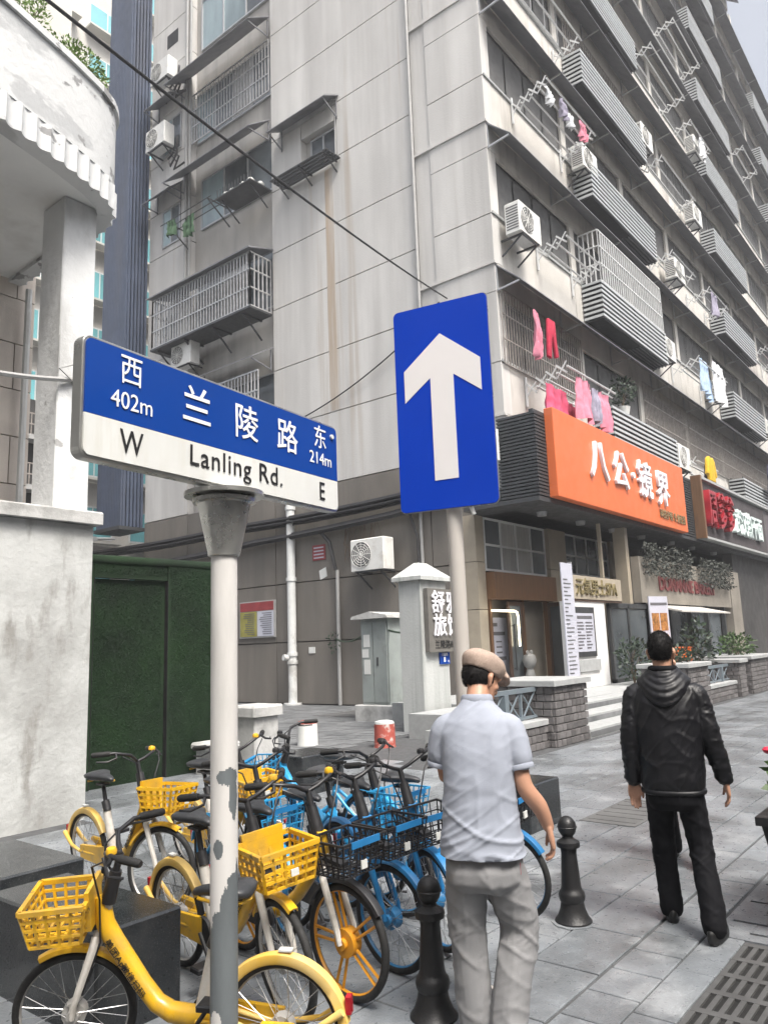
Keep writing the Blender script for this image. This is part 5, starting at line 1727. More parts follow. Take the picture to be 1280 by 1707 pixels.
def wheel_me(rim, mag):
    q = MB()
    q.tube(circ(0, 0, WR - .032, 40), .012, 6, True, flat=1.0)
    q.lathe([(0, -.05), (.028, -.05), (.03, -.02), (.03, .02), (.028, .05), (0, .05)], 14, (0, 0, 0), 'y')
    q.lathe([(0, -.03), (.055, -.026), (.055, .026), (0, .03)], 16, (0, 0, 0), 'y')
    if mag:
        for k in range(5):
            a = k * 2 * PI / 5 + .3
            for da in (-.10, .10):
                q.tube([(.04 * math.cos(a + da * 4), 0, .04 * math.sin(a + da * 4)), ((WR - .035) * math.cos(a + da), 0, (WR - .035) * math.sin(a + da))], .008, 5)
        q.lathe([(0, -.032), (.07, -.03), (.07, .03), (0, .032)], 18, (0, 0, 0), 'y')
    sp_ = MB()
    if not mag:
        for k in range(28):
            a = k * 2 * PI / 28
            sd_ = .035 if k % 2 else -.035
            da = .55 if (k // 2) % 2 else -.55
            sp_.tube([(.028 * math.cos(a + da), sd_, .028 * math.sin(a + da)), ((WR - .035) * math.cos(a), 0, (WR - .035) * math.sin(a))], .0016, 4, caps=False)
    t = MB().tube(circ(0, 0, WR - .02, 44), .0205, 8, True)
    return q.mesh('rim', rim, 40), (sp_.mesh('spokes', 'steel') if sp_.v else None), t.mesh('tyre', 'rubber', 60)


def arc_shell(cx, cz, r_, wdt, a0, a1, n=22, th=.004, taper=0.0, drop=.014):
    q = MB()
    for i in range(n):
        a = a0 + (a1 - a0) * i / (n - 1)
        w_ = wdt * (1 - taper * i / (n - 1))
        for (yy, rr_) in ((-w_, r_ - drop), (-w_ * .8, r_ + .004), (0, r_ + .01), (w_ * .8, r_ + .004), (w_, r_ - drop), (w_ * .85, r_ - drop - th), (w_ * .7, r_ - .004), (0, r_ + .002), (-w_ * .7, r_ - .004), (-w_ * .85, r_ - drop - th)):
            q.v.append((cx + rr_ * math.cos(a), yy, cz + rr_ * math.sin(a)))
    for i in range(n - 1):
        for k in range(10):
            q.f.append((i * 10 + k, i * 10 + (k + 1) % 10, (i + 1) * 10 + (k + 1) % 10, (i + 1) * 10 + k))
    q.f += [tuple(range(10)), tuple((n - 1) * 10 + k for k in range(9, -1, -1))]
    return q


def saddle_me():
    q = MB()
    secs = [(-.145, .03, .0, .02), (-.14, .075, .012, .04), (-.11, .098, .02, .055), (-.06, .095, .018, .06), (-.01, .065, .012, .055), (.05, .038, .008, .045), (.10, .028, .004, .038), (.135, .02, -.004, .03), (.145, .008, -.01, .012)]
    n = 14
    for x, w_, zt, h_ in secs:
        for k in range(n):
            a = 2 * PI * k / n
            c_, s_ = math.cos(a), math.sin(a)
            q.v.append((x, w_ * (abs(c_) ** .8) * (1 if c_ > 0 else -1), zt + (s_ * h_ * .35 if s_ > 0 else s_ * h_ * .75)))
    for i in range(len(secs) - 1):
        for k in range(n):
            q.f.append((i * n + k, i * n + (k + 1) % n, (i + 1) * n + (k + 1) % n, (i + 1) * n + k))
    q.f += [tuple(range(n)), tuple((len(secs) - 1) * n + k for k in range(n - 1, -1, -1))]
    return q.mesh('saddle', 'saddle', 60)


def basket_me(m, thick, nx, nz, solid_back):
    q = MB()
    # corners of rim and floor: x 0..L, y +-W
    x0t, x1t, wt, zt = 0.0, .28, .155, .165
    x0b, x1b, wb, zb = 0.03, .25, .13, 0.0
    T = [(x0t, -wt), (x1t, -wt), (x1t, wt), (x0t, wt)]
    B = [(x0b, -wb), (x1b, -wb), (x1b, wb), (x0b, wb)]

    def P(i, u, v):
        # side i, u along, v up
        a, b = B[i], B[(i + 1) % 4]
        c_, d = T[i], T[(i + 1) % 4]
        lo = Vector((a[0] + (b[0] - a[0]) * u, a[1] + (b[1] - a[1]) * u, zb))
        hi_h = zt + (.04 if i == 1 else 0.0) * 0
        hi = Vector((c_[0] + (d[0] - c_[0]) * u, c_[1] + (d[1] - c_[1]) * u, hi_h))
        return lo.lerp(hi, v)
    for i in range(4):
        n = nx
        for k in range(n + 1):
            q.bar(P(i, k / n, 0), P(i, k / n, 1), thick, thick)
        for k in range(nz + 1):
            th = thick * (1.7 if k == nz else 1)
            q.bar(P(i, 0, k / nz), P(i, 1, k / nz), th, th)
    for k in range(1, nx):
        u = k / nx
        q.bar((x0b + (x1b - x0b) * u, -wb, 0), (x0b + (x1b - x0b) * u, wb, 0), thick, thick)
        q.bar((x0b, -wb + 2 * wb * u, 0), (x1b, -wb + 2 * wb * u, 0), thick, thick)
    if solid_back:
        q.add([(-.012, -.10, .03), (-.012, .10, .03), (-.012, .115, .21), (-.012, -.115, .21), (.02, -.10, .03), (.02, .10, .03), (.008, .115, .21), (.008, -.115, .21)],
              [(0, 1, 2, 3), (7, 6, 5, 4), (0, 4, 5, 1), (1, 5, 6, 2), (2, 6, 7, 3), (3, 7, 4, 0)])
    return q.mesh('basket', m)


STEER_P = Vector((.365, 0, .68))
STEER_D = Vector((-.30, 0, .95)).normalized()


def bike_parts(kind_):
    Y = kind_ == 'yellow'
    fm = {'yellow': 'bike_yellow', 'orange': 'bike_yellow', 'blue': 'bike_blue', 'light': 'bike_lightblue'}[kind_]
    rim = {'yellow': 'dull_silver', 'orange': 'rim_orange', 'blue': 'rim_blue', 'light': 'rim_blue'}[kind_]
    P = []      # (name, mesh, loc, front?, subparts)
    rme, sme, tme = wheel_me(rim, kind_ == 'orange')
    subs = [('tyre', tme)] + ([('spokes', sme)] if sme else [])
    P.append(('wheel', rme, (FH, 0, WR), True, subs))
    P.append(('wheel', rme, (RH, 0, WR), False, subs))
    f = MB()
    if Y:
        f.tube([(.365, 0, .80), (.35, 0, .68), (.30, 0, .60), (.16, 0, .42), (.09, 0, .345), (.02, 0, .31), (-.08, 0, .30), (-.20, 0, .31)], [.034, .044, .045, .042, .042, .044, .046, .04], 12)
    else:
        f.tube([(.365, 0, .80), (.35, 0, .70), (.28, 0, .60), (.12, 0, .44), (.0, 0, .35), (-.13, 0, .30)], [.03, .042, .036, .034, .036, .042], 12)
        f.tube([(-.16, 0, .45), (-.02, 0, .36), (.06, 0, .38)], .02, 8)
    for s_ in (-1, 1):
        f.tube([(-.12, s_ * .035, .29), (-.3, s_ * .06, .285), (RH, s_ * .062, WR)], [.02, .016, .014], 8)
        if not Y:
            f.tube([(-.195, s_ * .03, .56), (-.33, s_ * .06, .44), (RH, s_ * .062, WR)], [.016, .013, .012], 8)
    P.append(('frame', f.mesh('frame', fm, 50), (0, 0, 0), False, []))
    st = MB().tube([(-.12, 0, .29), (-.205, 0, .62)], [.033, .028], 12)
    P.append(('seat_tube', st.mesh('seat_tube', 'fork_white' if Y else fm, 40), (0, 0, 0), False, []))
    spst = MB().tube([(-.2, 0, .6), (-.245, 0, .80)], .016, 10).box(-.30, -.19, -.03, .03, .785, .80).tube([(-.22, 0, .67), (-.19, 0, .60)], .03, 10)
    P.append(('seat_post', spst.mesh('seat_post', 'black_plastic', 40), (0, 0, 0), False, []))
    P.append(('saddle', saddle_me(), (-.245, 0, .845), False, []))
    sr = MB().tube([(-.36, -.06, .815), (-.38, 0, .812), (-.36, .06, .815), (-.25, .075, .815), (-.14, .035, .82)], .008, 6)
    if Y:
        P.append(('saddle_trim', sr.mesh('saddle_trim', 'bike_yellow', 40), (0, 0, 0), False, []))
    hd = MB().tube([STEER_P + STEER_D * .10, STEER_P + STEER_D * .25], [.036, .028], 12).tube([STEER_P + STEER_D * .24, STEER_P + STEER_D * .33], .017, 10)
    P.append(('head_tube', hd.mesh('head_tube', 'black_plastic', 40), (0, 0, 0), True, []))
    fk = MB()
    ft = STEER_P + STEER_D * -.09
    for s_ in (-1, 1):
        fk.tube([ft + Vector((0, s_ * .02, .03)), ft + Vector((.01, s_ * .05, -.01)), (FH - .012, s_ * .058, WR + .06), (FH, s_ * .058, WR)], [.02, .02, .016, .013], 8)
    fk.tube([STEER_P + STEER_D * -.1, STEER_P + STEER_D * .1], .026, 10)
    P.append(('fork', fk.mesh('fork', {'yellow': 'fork_white', 'orange': 'fork_white'}.get(kind_, fm), 40), (0, 0, 0), True, []))
    # handlebar
    top = STEER_P + STEER_D * .33
    hb_ = MB()
    for s_ in (-1, 1):
        hb_.tube([top, top + Vector((.02, s_ * .05, .02)), top + Vector((.035, s_ * .12, .055)), top + Vector((-.02, s_ * .22, .075)), top + Vector((-.12, s_ * .28, .07))], .0115, 8)
    P.append(('handlebar', hb_.mesh('handlebar', 'black_plastic', 50), (0, 0, 0), True, []))
    for s_ in (-1, 1):
        a = top + Vector((-.045, s_ * .237, .074))
        b_ = top + Vector((-.155, s_ * .30, .066))
        P.append(('grip', MB().tube([a, a.lerp(b_, .1), b_.lerp(a, .1), b_], [.016, .019, .019, .014], 10).mesh('grip', 'rubber', 50), (0, 0, 0), True, []))
        lv_ = MB().tube([a + Vector((.03, -s_ * .02, -.005)), a + Vector((.055, 0, -.03)), a + Vector((.03, s_ * .06, -.05)), a + Vector((-.04, s_ * .09, -.05))], [.01, .008, .006, .006], 6)
        P.append(('brake_lever', lv_.mesh('brake_lever', 'black_plastic', 40), (0, 0, 0), True, []))
    bl_ = top + Vector((.0, .16, .08))
    P.append(('bell', MB().lathe([(.024, -.012), (.026, 0), (.02, .014), (0, .02)], 12, bl_).mesh('bell', 'bike_yellow' if Y or kind_ == 'orange' else 'black_plastic', 50), (0, 0, 0), True, []))
    cbm = MB()
    for s_ in (-1, 1):
        cbm.tube([top + Vector((.03, s_ * .2, .05)), top + Vector((.10, s_ * .12, .0)), top + Vector((.09, s_ * .06, -.18)), top + Vector((.10, s_ * .05, -.38)), (FH - .05, s_ * .05, WR + .1)], .005, 5)
    P.append(('brake_cable', cbm.mesh('brake_cable', 'black_plastic', 60), (0, 0, 0), True, []))
    # basket
    bm_, sb_ = {'yellow': ('bike_yellow', True), 'orange': ('black_plastic', False), 'blue': ('black_plastic', False), 'light': ('bike_lightblue', False)}[kind_]
    P.append(('basket', basket_me(bm_, .0125 if Y else .0065, 5 if Y else 6, 4 if Y else 3, sb_), (.40, 0, .665 if Y else .635), True, []))
    P.append(('basket_bracket', MB().bar((.35, 0, .68), (.52, 0, .655), .06, .02).mesh('basket_bracket', 'black_plastic'), (0, 0, 0), True, []))
    # fenders
    fnm = 'fender_yellow' if Y else ('black_plastic' if kind_ == 'orange' else fm)
    P.append(('fender', arc_shell(FH, WR, WR + .022, .027, R(150), R(62 if Y else 35)).mesh('fender', 'bike_yellow' if Y else fnm, 50), (0, 0, 0), True, []))
    rf = arc_shell(RH, WR, WR + .02, .027, R(30), R(172 if Y else 165), 26, .006, -.25, .03 if Y else .016)
    if Y:
        for s_ in (-1, 1):
            rf.tube([(RH - .02, s_ * .06, WR - .005), (RH - .16, s_ * .055, WR + .02), (RH - .29, s_ * .045, WR + .1)], [.012, .014, .018], 8)
            rf.tube([(RH + .0, s_ * .06, WR - .005), (RH + .12, s_ * .05, WR + .0), (RH + .27, s_ * .04, WR + .04)], .012, 8)
    P.append(('fender', rf.mesh('fender', fnm, 50), (0, 0, 0), False, []))
    rx, rz_ = RH + (WR + .045) * math.cos(R(160)), WR + (WR + .045) * math.sin(R(160))
    P.append(('tail_light', MB().box(rx - .012, rx + .012, -.02, .02, rz_ - .035, rz_ + .035).mesh('tail_light', 'reflector'), (0, 0, 0), False, []))
    ck = MB().lathe([(0, -.012), (.075, -.01), (.075, .01), (0, .012)], 20, (-.13, -.06, .29), 'y')
    ck.tube([(-.13, -.085, .29), (-.03, -.09, .16)], .011, 6).tube([(-.13, -.06, .29), (-.13, .09, .29)], .012, 8).tube([(-.13, .08, .29), (-.23, .08, .42)], .011, 6)
    P.append(('crank', ck.mesh('crank', 'black_plastic', 40), (0, 0, 0), False, []))
    for c_ in ((-.03, -.14, .16), (-.23, .13, .42)):
        P.append(('pedal', MB().cbox(c_[0] - .045, c_[0] + .045, c_[1] - .045, c_[1] + .045, c_[2] - .012, c_[2] + .014, .006).mesh('pedal', 'black_plastic'), (0, 0, 0), False, []))
    cc = MB().add([(-.13, -.072, .36), (-.5, -.072, .33), (-.5, -.072, .235), (-.13, -.072, .22), (-.13, -.05, .36), (-.5, -.05, .33), (-.5, -.05, .235), (-.13, -.05, .22)],
                  [(0, 1, 2, 3), (7, 6, 5, 4), (0, 4, 5, 1), (1, 5, 6, 2), (2, 6, 7, 3), (3, 7, 4, 0)])
    P.append(('chain_cover', cc.mesh('chain_cover', 'black_plastic' if not Y else 'bike_yellow'), (0, 0, 0), False, []))
    P.append(('kickstand', MB().tube([(-.42, .06, .25), (-.40, .16, .015), (-.36, .18, .01)], .01, 6).mesh('kickstand', 'black_plastic', 40), (0, 0, 0), False, []))
    if Y:
        sx_, sz_ = RH + (WR + .042) * math.cos(R(95)), WR + (WR + .042) * math.sin(R(95))
        P.append(('sticker', MB().box(sx_ - .03, sx_ + .03, -.016, .016, sz_ - .006, sz_ + .002).mesh('sticker', 'sign_white'), (0, 0, 0), False, []))
        P.append(('reflector', MB().box(.70, .708, -.02, .02, .72, .75).mesh('reflector', 'sign_white'), (0, 0, 0), True, []))
    else:
        P.append(('name_plate', MB().box(.683, .69, -.10, .10, .775, .808).mesh('name_plate', 'bike_blue'), (0, 0, 0), True, []))
        P.append(('reflector', MB().box(.66, .668, -.02, .02, .66, .70).mesh('reflector', 'sign_white'), (0, 0, 0), True, []))
    lk = MB().cbox(-.60, -.44, .065, .10, WR - .05, WR + .06, .01)
    P.append(('lock_box', lk.mesh('lock_box', 'black_plastic' if not Y else 'bike_yellow'), (0, 0, 0), False, []))
    return P


BP = {k: bike_parts(k) for k in ('yellow', 'orange', 'blue', 'light')}
TXT = {'yellow': (('美团App', .044, (.268, .0), 'print_black'), ('微信扫码', .042, (.185, .0), 'print_black')),
       'blue': (('HELLOBIKE', .045, (.2, .0), 'print_white'),), 'light': (('哈啰单车', .06, (.2, .0), 'print_white'),), 'orange': ()}
TXM = {}


def bicycle(kind_, front, heading, label, steer=0, lean=4, sc=1.0):
    h_ = R(heading)
    d = Vector((math.cos(h_), math.sin(h_), 0))
    e = empty('bicycle', Vector((front[0], front[1], 0)) - d * FH * sc)
    e.rotation_euler = (R(-lean), 0, h_)
    e.scale = (sc, sc, sc)
    tag(e, label, 'bicycle', 'shared bicycles parked in rows')
    sm = Matrix.Translation(STEER_P) @ Matrix.Rotation(R(steer), 4, STEER_D) @ Matrix.Translation(-STEER_P)
    for nm, me, loc, fr_, subs in BP[kind_]:
        o = bpy.data.objects.new(nm, me)
        C.objects.link(o)
        o.parent = e
        m_ = Matrix.Translation(loc)
        if nm == 'wheel':
            m_ = m_ @ Matrix.Rotation(rng.uniform(0, 6), 4, 'Y')
        o.matrix_basis = (sm @ m_) if fr_ else m_
        for sn, sme in subs:
            s_ = bpy.data.objects.new(sn, sme)
            C.objects.link(s_)
            s_.parent = o
    # lettering on both sides of the main tube
    for i, (body, sz, (tx, _), m_) in enumerate(TXT[kind_]):
        for side in (1, -1):
            key = (kind_, i)
            if key not in TXM:
                TXM[key] = text_mesh(body, sz, m_, .001)
            o = bpy.data.objects.new('lettering', TXM[key])
            C.objects.link(o)
            o.parent = e
            t_ = Vector((-.14, 0, -.18)).normalized() * (1 if side > 0 else -1)
            n_ = Vector((0, side, 0))
            u_ = n_.cross(t_)
            tz = .60 - (.30 - tx) * (.18 / .14)
            mb = Matrix((t_, u_, n_)).transposed().to_4x4()
            mb.translation = Vector((tx, side * .0455, tz))
            o.matrix_basis = mb
    return e


bicycle('yellow', (1.945, 3.34), 116, 'yellow shared bicycle nearest the camera, facing left behind the sign pole', 20, 4, .92)
bicycle('yellow', (2.79, 2.92), -97, 'yellow shared bicycle with basket right of the sign pole', -8, -4)
bicycle('orange', (3.13, 2.82), -98, 'bicycle with orange spoked wheel and black basket', 4, -4)
bicycle('blue', (3.52, 2.84), -101, 'dark blue bicycle with black basket next to the orange wheel', 5, -4)
bicycle('blue', (3.90, 2.81), -106, 'dark blue bicycle with black basket directly left of the walking man', -10, -4)
bicycle('blue', (4.57, 2.70), -80, 'blue bicycle at the right end of the row, behind the walking man', -12, -4)
bicycle('yellow', (3.40, 4.80), -93, 'yellow bicycle in the back row with its rear wheel by the concrete wall', 22, -4)
bicycle('yellow', (4.12, 4.55), -96, 'yellow bicycle in the back row partly behind the sign pole', -10, -4)
bicycle('light', (4.95, 5.35), 100, 'light blue bicycle with blue basket facing the lane', 10, 5)
bicycle('light', (4.25, 3.35), -100, 'light blue bicycle tucked behind the black baskets', 8, -4)
bicycle('light', (3.55, 3.75), -104, 'light blue bicycle with blue basket in the middle of the cluster', -8, -4)

# ---------------------------------------------------------------- people
mat('skin', (0.46, 0.25, 0.165), 0.5, var=0.08, scale=8, world=False, bump=0.001, bscale=90)
mat('hair', (0.007, 0.006, 0.006), 0.6, var=0.3, scale=90, world=False, bump=0.002, bscale=300, spec=0.3)
mat('polo', (0.31, 0.335, 0.395), 0.85, var=0.05, scale=5, world=False, bump=0.0012, bscale=260)
mat('grey_trousers', (0.235, 0.235, 0.24), 0.85, var=0.06, scale=6, world=False, bump=0.001, bscale=220)
mat('tweed', (0.36, 0.275, 0.225), 0.9, var=0.16, scale=120, world=False, bump=0.0015, bscale=200)
mat('leather', (0.006, 0.006, 0.008), 0.44, var=0.3, scale=7, world=False, bump=0.0012, bscale=120, spec=0.4)
mat('black_cloth', (0.005, 0.0052, 0.007), 0.85, var=0.2, scale=9, world=False, spec=0.2)
mat('shoe', (0.012, 0.012, 0.012), 0.5, var=0.3, scale=12, world=False)
mat('phone_red', (0.5, 0.02, 0.06), 0.4, var=0.1, world=False)


def remesh(q, voxel, name, m, smooth=3, disp=None, keep=None, cut=None):
    me = q.mesh(name)
    o = bpy.data.objects.new(name, me)
    C.objects.link(o)
    r_ = o.modifiers.new('r', 'REMESH'); r_.mode = 'VOXEL'; r_.voxel_size = voxel
    s_ = o.modifiers.new('s', 'SMOOTH'); s_.factor = .5; s_.iterations = smooth
    dg = bpy.context.evaluated_depsgraph_get()
    out = bpy.data.meshes.new_from_object(o.evaluated_get(dg))
    bpy.data.objects.remove(o)
    out.name = name
    if keep or disp or cut is not None:
        bm = bmesh.new(); bm.from_mesh(out)
        if disp:
            bm.normal_update()
            mv = [(v, v.co + v.normal * disp(v.co, v.normal)) for v in bm.verts]
            for v, c_ in mv:
                v.co = c_
        if keep:
            bmesh.ops.delete(bm, geom=[v for v in bm.verts if not keep(v.co)], context='VERTS')
        if cut is not None:
            bmesh.ops.bisect_plane(bm, geom=bm.verts[:] + bm.edges[:] + bm.faces[:], plane_co=(0, 0, cut), plane_no=(0, 0, -1), clear_outer=True)
        bm.to_mesh(out); bm.free()
    out.materials.clear()
    out.materials.append(MATS[m])
    out.shade_smooth()
    return out


def limb(q, pts, rs, n=18, sub=5):
    # smooth tapered limb with rounded ends
    pts = [Vector(p) for p in pts]
    P_, Q_ = [], []
    m_ = len(pts)
    for i in range(m_ - 1):
        p0, p1, p2, p3 = pts[max(i - 1, 0)], pts[i], pts[i + 1], pts[min(i + 2, m_ - 1)]
        for k in range(sub):
            t = k / sub
            P_.append(.5 * ((2 * p1) + (p2 - p0) * t + (2 * p0 - 5 * p1 + 4 * p2 - p3) * t * t + (3 * p1 - p0 - 3 * p2 + p3) * t ** 3))
            Q_.append(rs[i] + (rs[i + 1] - rs[i]) * t)
    P_.append(pts[-1]); Q_.append(rs[-1])
    d0 = (P_[0] - P_[1]).normalized(); d1 = (P_[-1] - P_[-2]).normalized()
    r0, r1 = Q_[0], Q_[-1]
    A_ = [P_[0] + d0 * r0 * c_ for c_ in (.96, .8, .45)]; AR = [r0 * c_ for c_ in (.25, .6, .88)]
    B_ = [P_[-1] + d1 * r1 * c_ for c_ in (.45, .8, .96)]; BR = [r1 * c_ for c_ in (.88, .6, .25)]
    return q.tube(A_ + P_ + B_, AR + Q_ + BR, n)


def rings(q, secs, n=28, p=2.4):
    # secs: (cx, cy, z, half width, half depth)
    o = len(q.v)
    for cx, cy, z, a, b_ in secs:
        for k in range(n):
            t = 2 * PI * k / n
            c_, s_ = math.cos(t), math.sin(t)
            q.v.append((cx + a * math.copysign(abs(c_) ** (2 / p), c_), cy + b_ * math.copysign(abs(s_) ** (2 / p), s_), z))
    for i in range(len(secs) - 1):
        for k in range(n):
            q.f.append((o + i * n + k, o + i * n + (k + 1) % n, o + (i + 1) * n + (k + 1) % n, o + (i + 1) * n + k))
    q.f += [tuple(o + k for k in range(n))[::-1], tuple(o + (len(secs) - 1) * n + k for k in range(n))]
    return q


def xform(q, start, m_):
    for i in range(start, len(q.v)):
        q.v[i] = tuple(m_ @ Vector(q.v[i]))


def ellipsoid(q, c_, r_, n=20, k=14):
    prof = []
    o = len(q.v)
    for i in range(k + 1):
        t = PI * i / k
        for j in range(n):
            a = 2 * PI * j / n
            q.v.append((c_[0] + r_[0] * math.sin(t) * math.cos(a), c_[1] + r_[1] * math.sin(t) * math.sin(a), c_[2] + r_[2] * math.cos(t)))
    for i in range(k):
        for j in range(n):
            q.f.append((o + i * n + j, o + (i + 1) * n + j, o + (i + 1) * n + (j + 1) % n, o + i * n + (j + 1) % n))
    return q


def head(q, m_):
    # local head: centre at the ears, +y is the face, chin at z -.115
    s_ = len(q.v)
    ellipsoid(q, (0, -.012, .028), (.076, .097, .092))
    rings(q, [(0, .032, -.112, .022, .022), (0, .03, -.10, .042, .045), (0, .022, -.075, .058, .062), (0, .012, -.03, .066, .078), (0, .006, .02, .069, .085), (0, 0, .06, .066, .08)], 22, 2.3)
    limb(q, [(0, .092, .012), (0, .108, -.022)], [.011, .016], 10)              # nose
    limb(q, [(-.016, .094, -.055), (.016, .094, -.055)], [.008, .008], 8)        # lips
    limb(q, [(-.05, .072, .03), (0, .088, .032), (.05, .072, .03)], [.012, .012, .012], 8)   # brow
    for x in (-1, 1):
        limb(q, [(x * .077, -.01, .022), (x * .083, -.018, .005), (x * .077, -.006, -.028)], [.012, .014, .009], 8)
        limb(q, [(x * .04, .066, -.012), (x * .05, .05, -.02)], [.02, .018], 8)  # cheek
    xform(q, s_, m_)


def hand(q, wrist, d, palm_n, side, curl=.5, sc=1.0):
    # d: direction to the fingers, palm_n: palm normal, side: direction of the thumb
    d = Vector(d).normalized(); side = Vector(side); side = (side - d * side.dot(d)).normalized(); pn = Vector(palm_n); pn = (pn - d * pn.dot(d) - side * pn.dot(side)).normalized()
    w_ = Vector(wrist)
    for k in range(5):
        u = (k - 2) * .0155 * sc
        limb(q, [w_ + side * u * .7, w_ + d * .045 * sc + side * u, w_ + d * .085 * sc + side * u * 1.1], [.017 * sc, .016 * sc, .0125 * sc], 10, 3)
    for k, (ln, u) in enumerate(((.070, .030), (.080, .010), (.075, -.010), (.058, -.029))):
        p0 = w_ + d * .088 * sc + side * u * sc
        a = curl
        p_ = p0
        pts = [p0]
        for seg in range(3):
            a_ = a * (.35 + .75 * seg)
            dd = d * math.cos(a_) + pn * math.sin(a_)
            p_ = p_ + dd * ln * sc * (.45, .31, .24)[seg]
            pts.append(p_)
        limb(q, pts, [.0098 * sc, .0092 * sc, .0085 * sc, .0072 * sc], 10, 3)
    t0 = w_ + d * .025 * sc + side * .03 * sc
    limb(q, [t0, t0 + d * .035 * sc + side * .022 * sc + pn * .012 * sc, t0 + d * .068 * sc + side * .022 * sc + pn * .026 * sc], [.0145 * sc, .0115 * sc, .009 * sc], 10, 3)


def folds(sc, amp, f=(1, 1, 1), seed=0.0):
    def d_(co, n_):
        p_ = Vector((co.x * f[0], co.y * f[1], co.z * f[2])) * sc + Vector((seed, seed, seed))
        v = noise.noise(p_)
        return amp * ((1 - abs(v) * 2.2) * .8 + .5 * noise.noise(p_ * 2.1))
    return d_


# ---- the man in the cap
HD1 = 24
man = tag(empty('person', (3.155, 2.015, 0), R(HD1 - 90)), 'man in a flat cap, light blue polo shirt and grey trousers walking away', 'person')
RA = [(.17, .045, 1.385), (.225, .01, 1.11), (.325, .085, .915)]
LA = [(-.17, .05, 1.385), (-.19, .12, 1.14), (-.08, .30, 1.14)]
RL = [(.095, .0, .86), (.155, .10, .475), (.075, -.02, .10)]
LL = [(-.09, .0, .86), (-.10, .04, .47), (-.075, .05, .09)]
hm = Matrix.Translation((.015, .175, 1.59)) @ Matrix.Scale(1.07, 4) @ Matrix.Rotation(R(-38), 4, 'Z') @ Matrix.Rotation(R(-24), 4, 'X')
q = MB()
rings(q, [(0, .0, .80, .14, .09), (0, .0, .95, .14, .09), (0, .01, 1.1, .14, .09), (0, .02, 1.25, .145, .09), (0, .04, 1.36, .13, .07), (0, .06, 1.44, .07, .06)])
limb(q, [(0, .07, 1.42), (0, .10, 1.49), (.005, .145, 1.56)], [.064, .06, .06])
head(q, hm)
limb(q, [(.15, .045, 1.36), (.195, .03, 1.25), RA[1], (.29, .05, 1.01), RA[2]], [.036, .046, .043, .041, .028])
limb(q, [(-.15, .05, 1.36), LA[1], LA[2]], [.036, .042, .028])
hand(q, RA[2], (.16, .12, -1), (-.3, .3, .1), (-.15, 1, 0), .75)
hand(q, LA[2], (.6, .8, .1), (.2, -.3, -1), (.2, 0, 1), .6)
limb(q, [RL[0], RL[1], RL[2]], [.07, .05, .035])
limb(q, [LL[0], LL[1], LL[2]], [.07, .05, .035])
bo = bpy.data.objects.new('body', remesh(q, .0048, 'body', 'skin', 2))
C.objects.link(bo); bo.parent = man
# polo shirt
q = MB()
rings(q, [(.0, -.006, .70, .212, .158), (0, -.006, .78, .210, .157), (0, .0, .9, .198, .146), (0, .004, 1.02, .186, .135), (0, .01, 1.15, .182, .13), (0, .022, 1.27, .186, .126), (0, .035, 1.35, .186, .116), (0, .045, 1.405, .170, .104), (0, .056, 1.445, .130, .09), (0, .068, 1.48, .088, .078), (0, .08, 1.51, .072, .07)], 32, 2.4)
for a_, el in ((RA, (.205, .022, 1.235)), (LA, (-.20, .055, 1.245))):
    s0 = Vector(a_[0])
    limb(q, [s0 + Vector((-.06 if s0.x > 0 else .06, 0, .0)), s0 + Vector((0, 0, -.022)), s0.lerp(Vector(el), .6), el], [.058, .069, .071, .070])


def ridge(v, k=5.0):
    return max(0.0, 1 - abs(v) * k) ** 1.5


def polo_fold(co, n_):
    z = co.z
    lo = max(0.12, min(1, (1.2 - z) / .3))
    a1 = noise.noise(Vector((co.x * 3.2, co.y * 3, z * 11 + co.x * 4)))
    a2 = noise.noise(Vector((co.x * 2.2 + 5, co.y * 2, z * 16 - co.x * 9)))
    side_ = noise.noise(Vector((co.x * 12, co.y * 6, z * 5 + 3)))
    return lo * (.011 * ridge(a1, 4) + .008 * ridge(a2, 5)) + .0035 * ridge(noise.noise(Vector((co.x * 4 + co.z * 3, co.y * 4, co.z * 4 - co.x * 5 + 7))), 6) + .004 * side_ + .003 * noise.noise(Vector((co.x * 7, co.y * 7, z * 7)))


pm = remesh(q, .0085, 'polo_shirt', 'polo', 4, polo_fold, cut=.812)
po_ = bpy.data.objects.new('polo_shirt', pm)
C.objects.link(po_); po_.parent = man
sl_ = po_.modifiers.new('solid', 'SOLIDIFY'); sl_.thickness = .003; sl_.offset = -1
q = MB()
pts = []
for k in range(28):
    t = 2 * PI * k / 28
    pts.append((.001 + .074 * math.cos(t), .088 + .070 * math.sin(t), 1.492 - .02 * math.sin(t) * 0))
q.tube([(x, y - .006, z) for x, y, z in pts], .012, 8, True)
q.v = [(x, y, z + (z - 1.492) * 1.6 - .10 * (y - .08)) for x, y, z in q.v]
cl_ = q.build('collar', 'polo', man, 60)
for (c_, rr_) in (((.209, .021, 1.192), .0715), ((-.203, .056, 1.2), .0715)):
    dv = (Vector(c_) - Vector(RA[0] if c_[0] > 0 else LA[0])).normalized()
    MB().tube([Vector(c_) - dv * .012, Vector(c_) - dv * .008, Vector(c_) + dv * .008, Vector(c_) + dv * .012], [rr_ * .97, rr_, rr_, rr_ * .97], 26, caps=False).build('cuff', 'polo', man, 60)
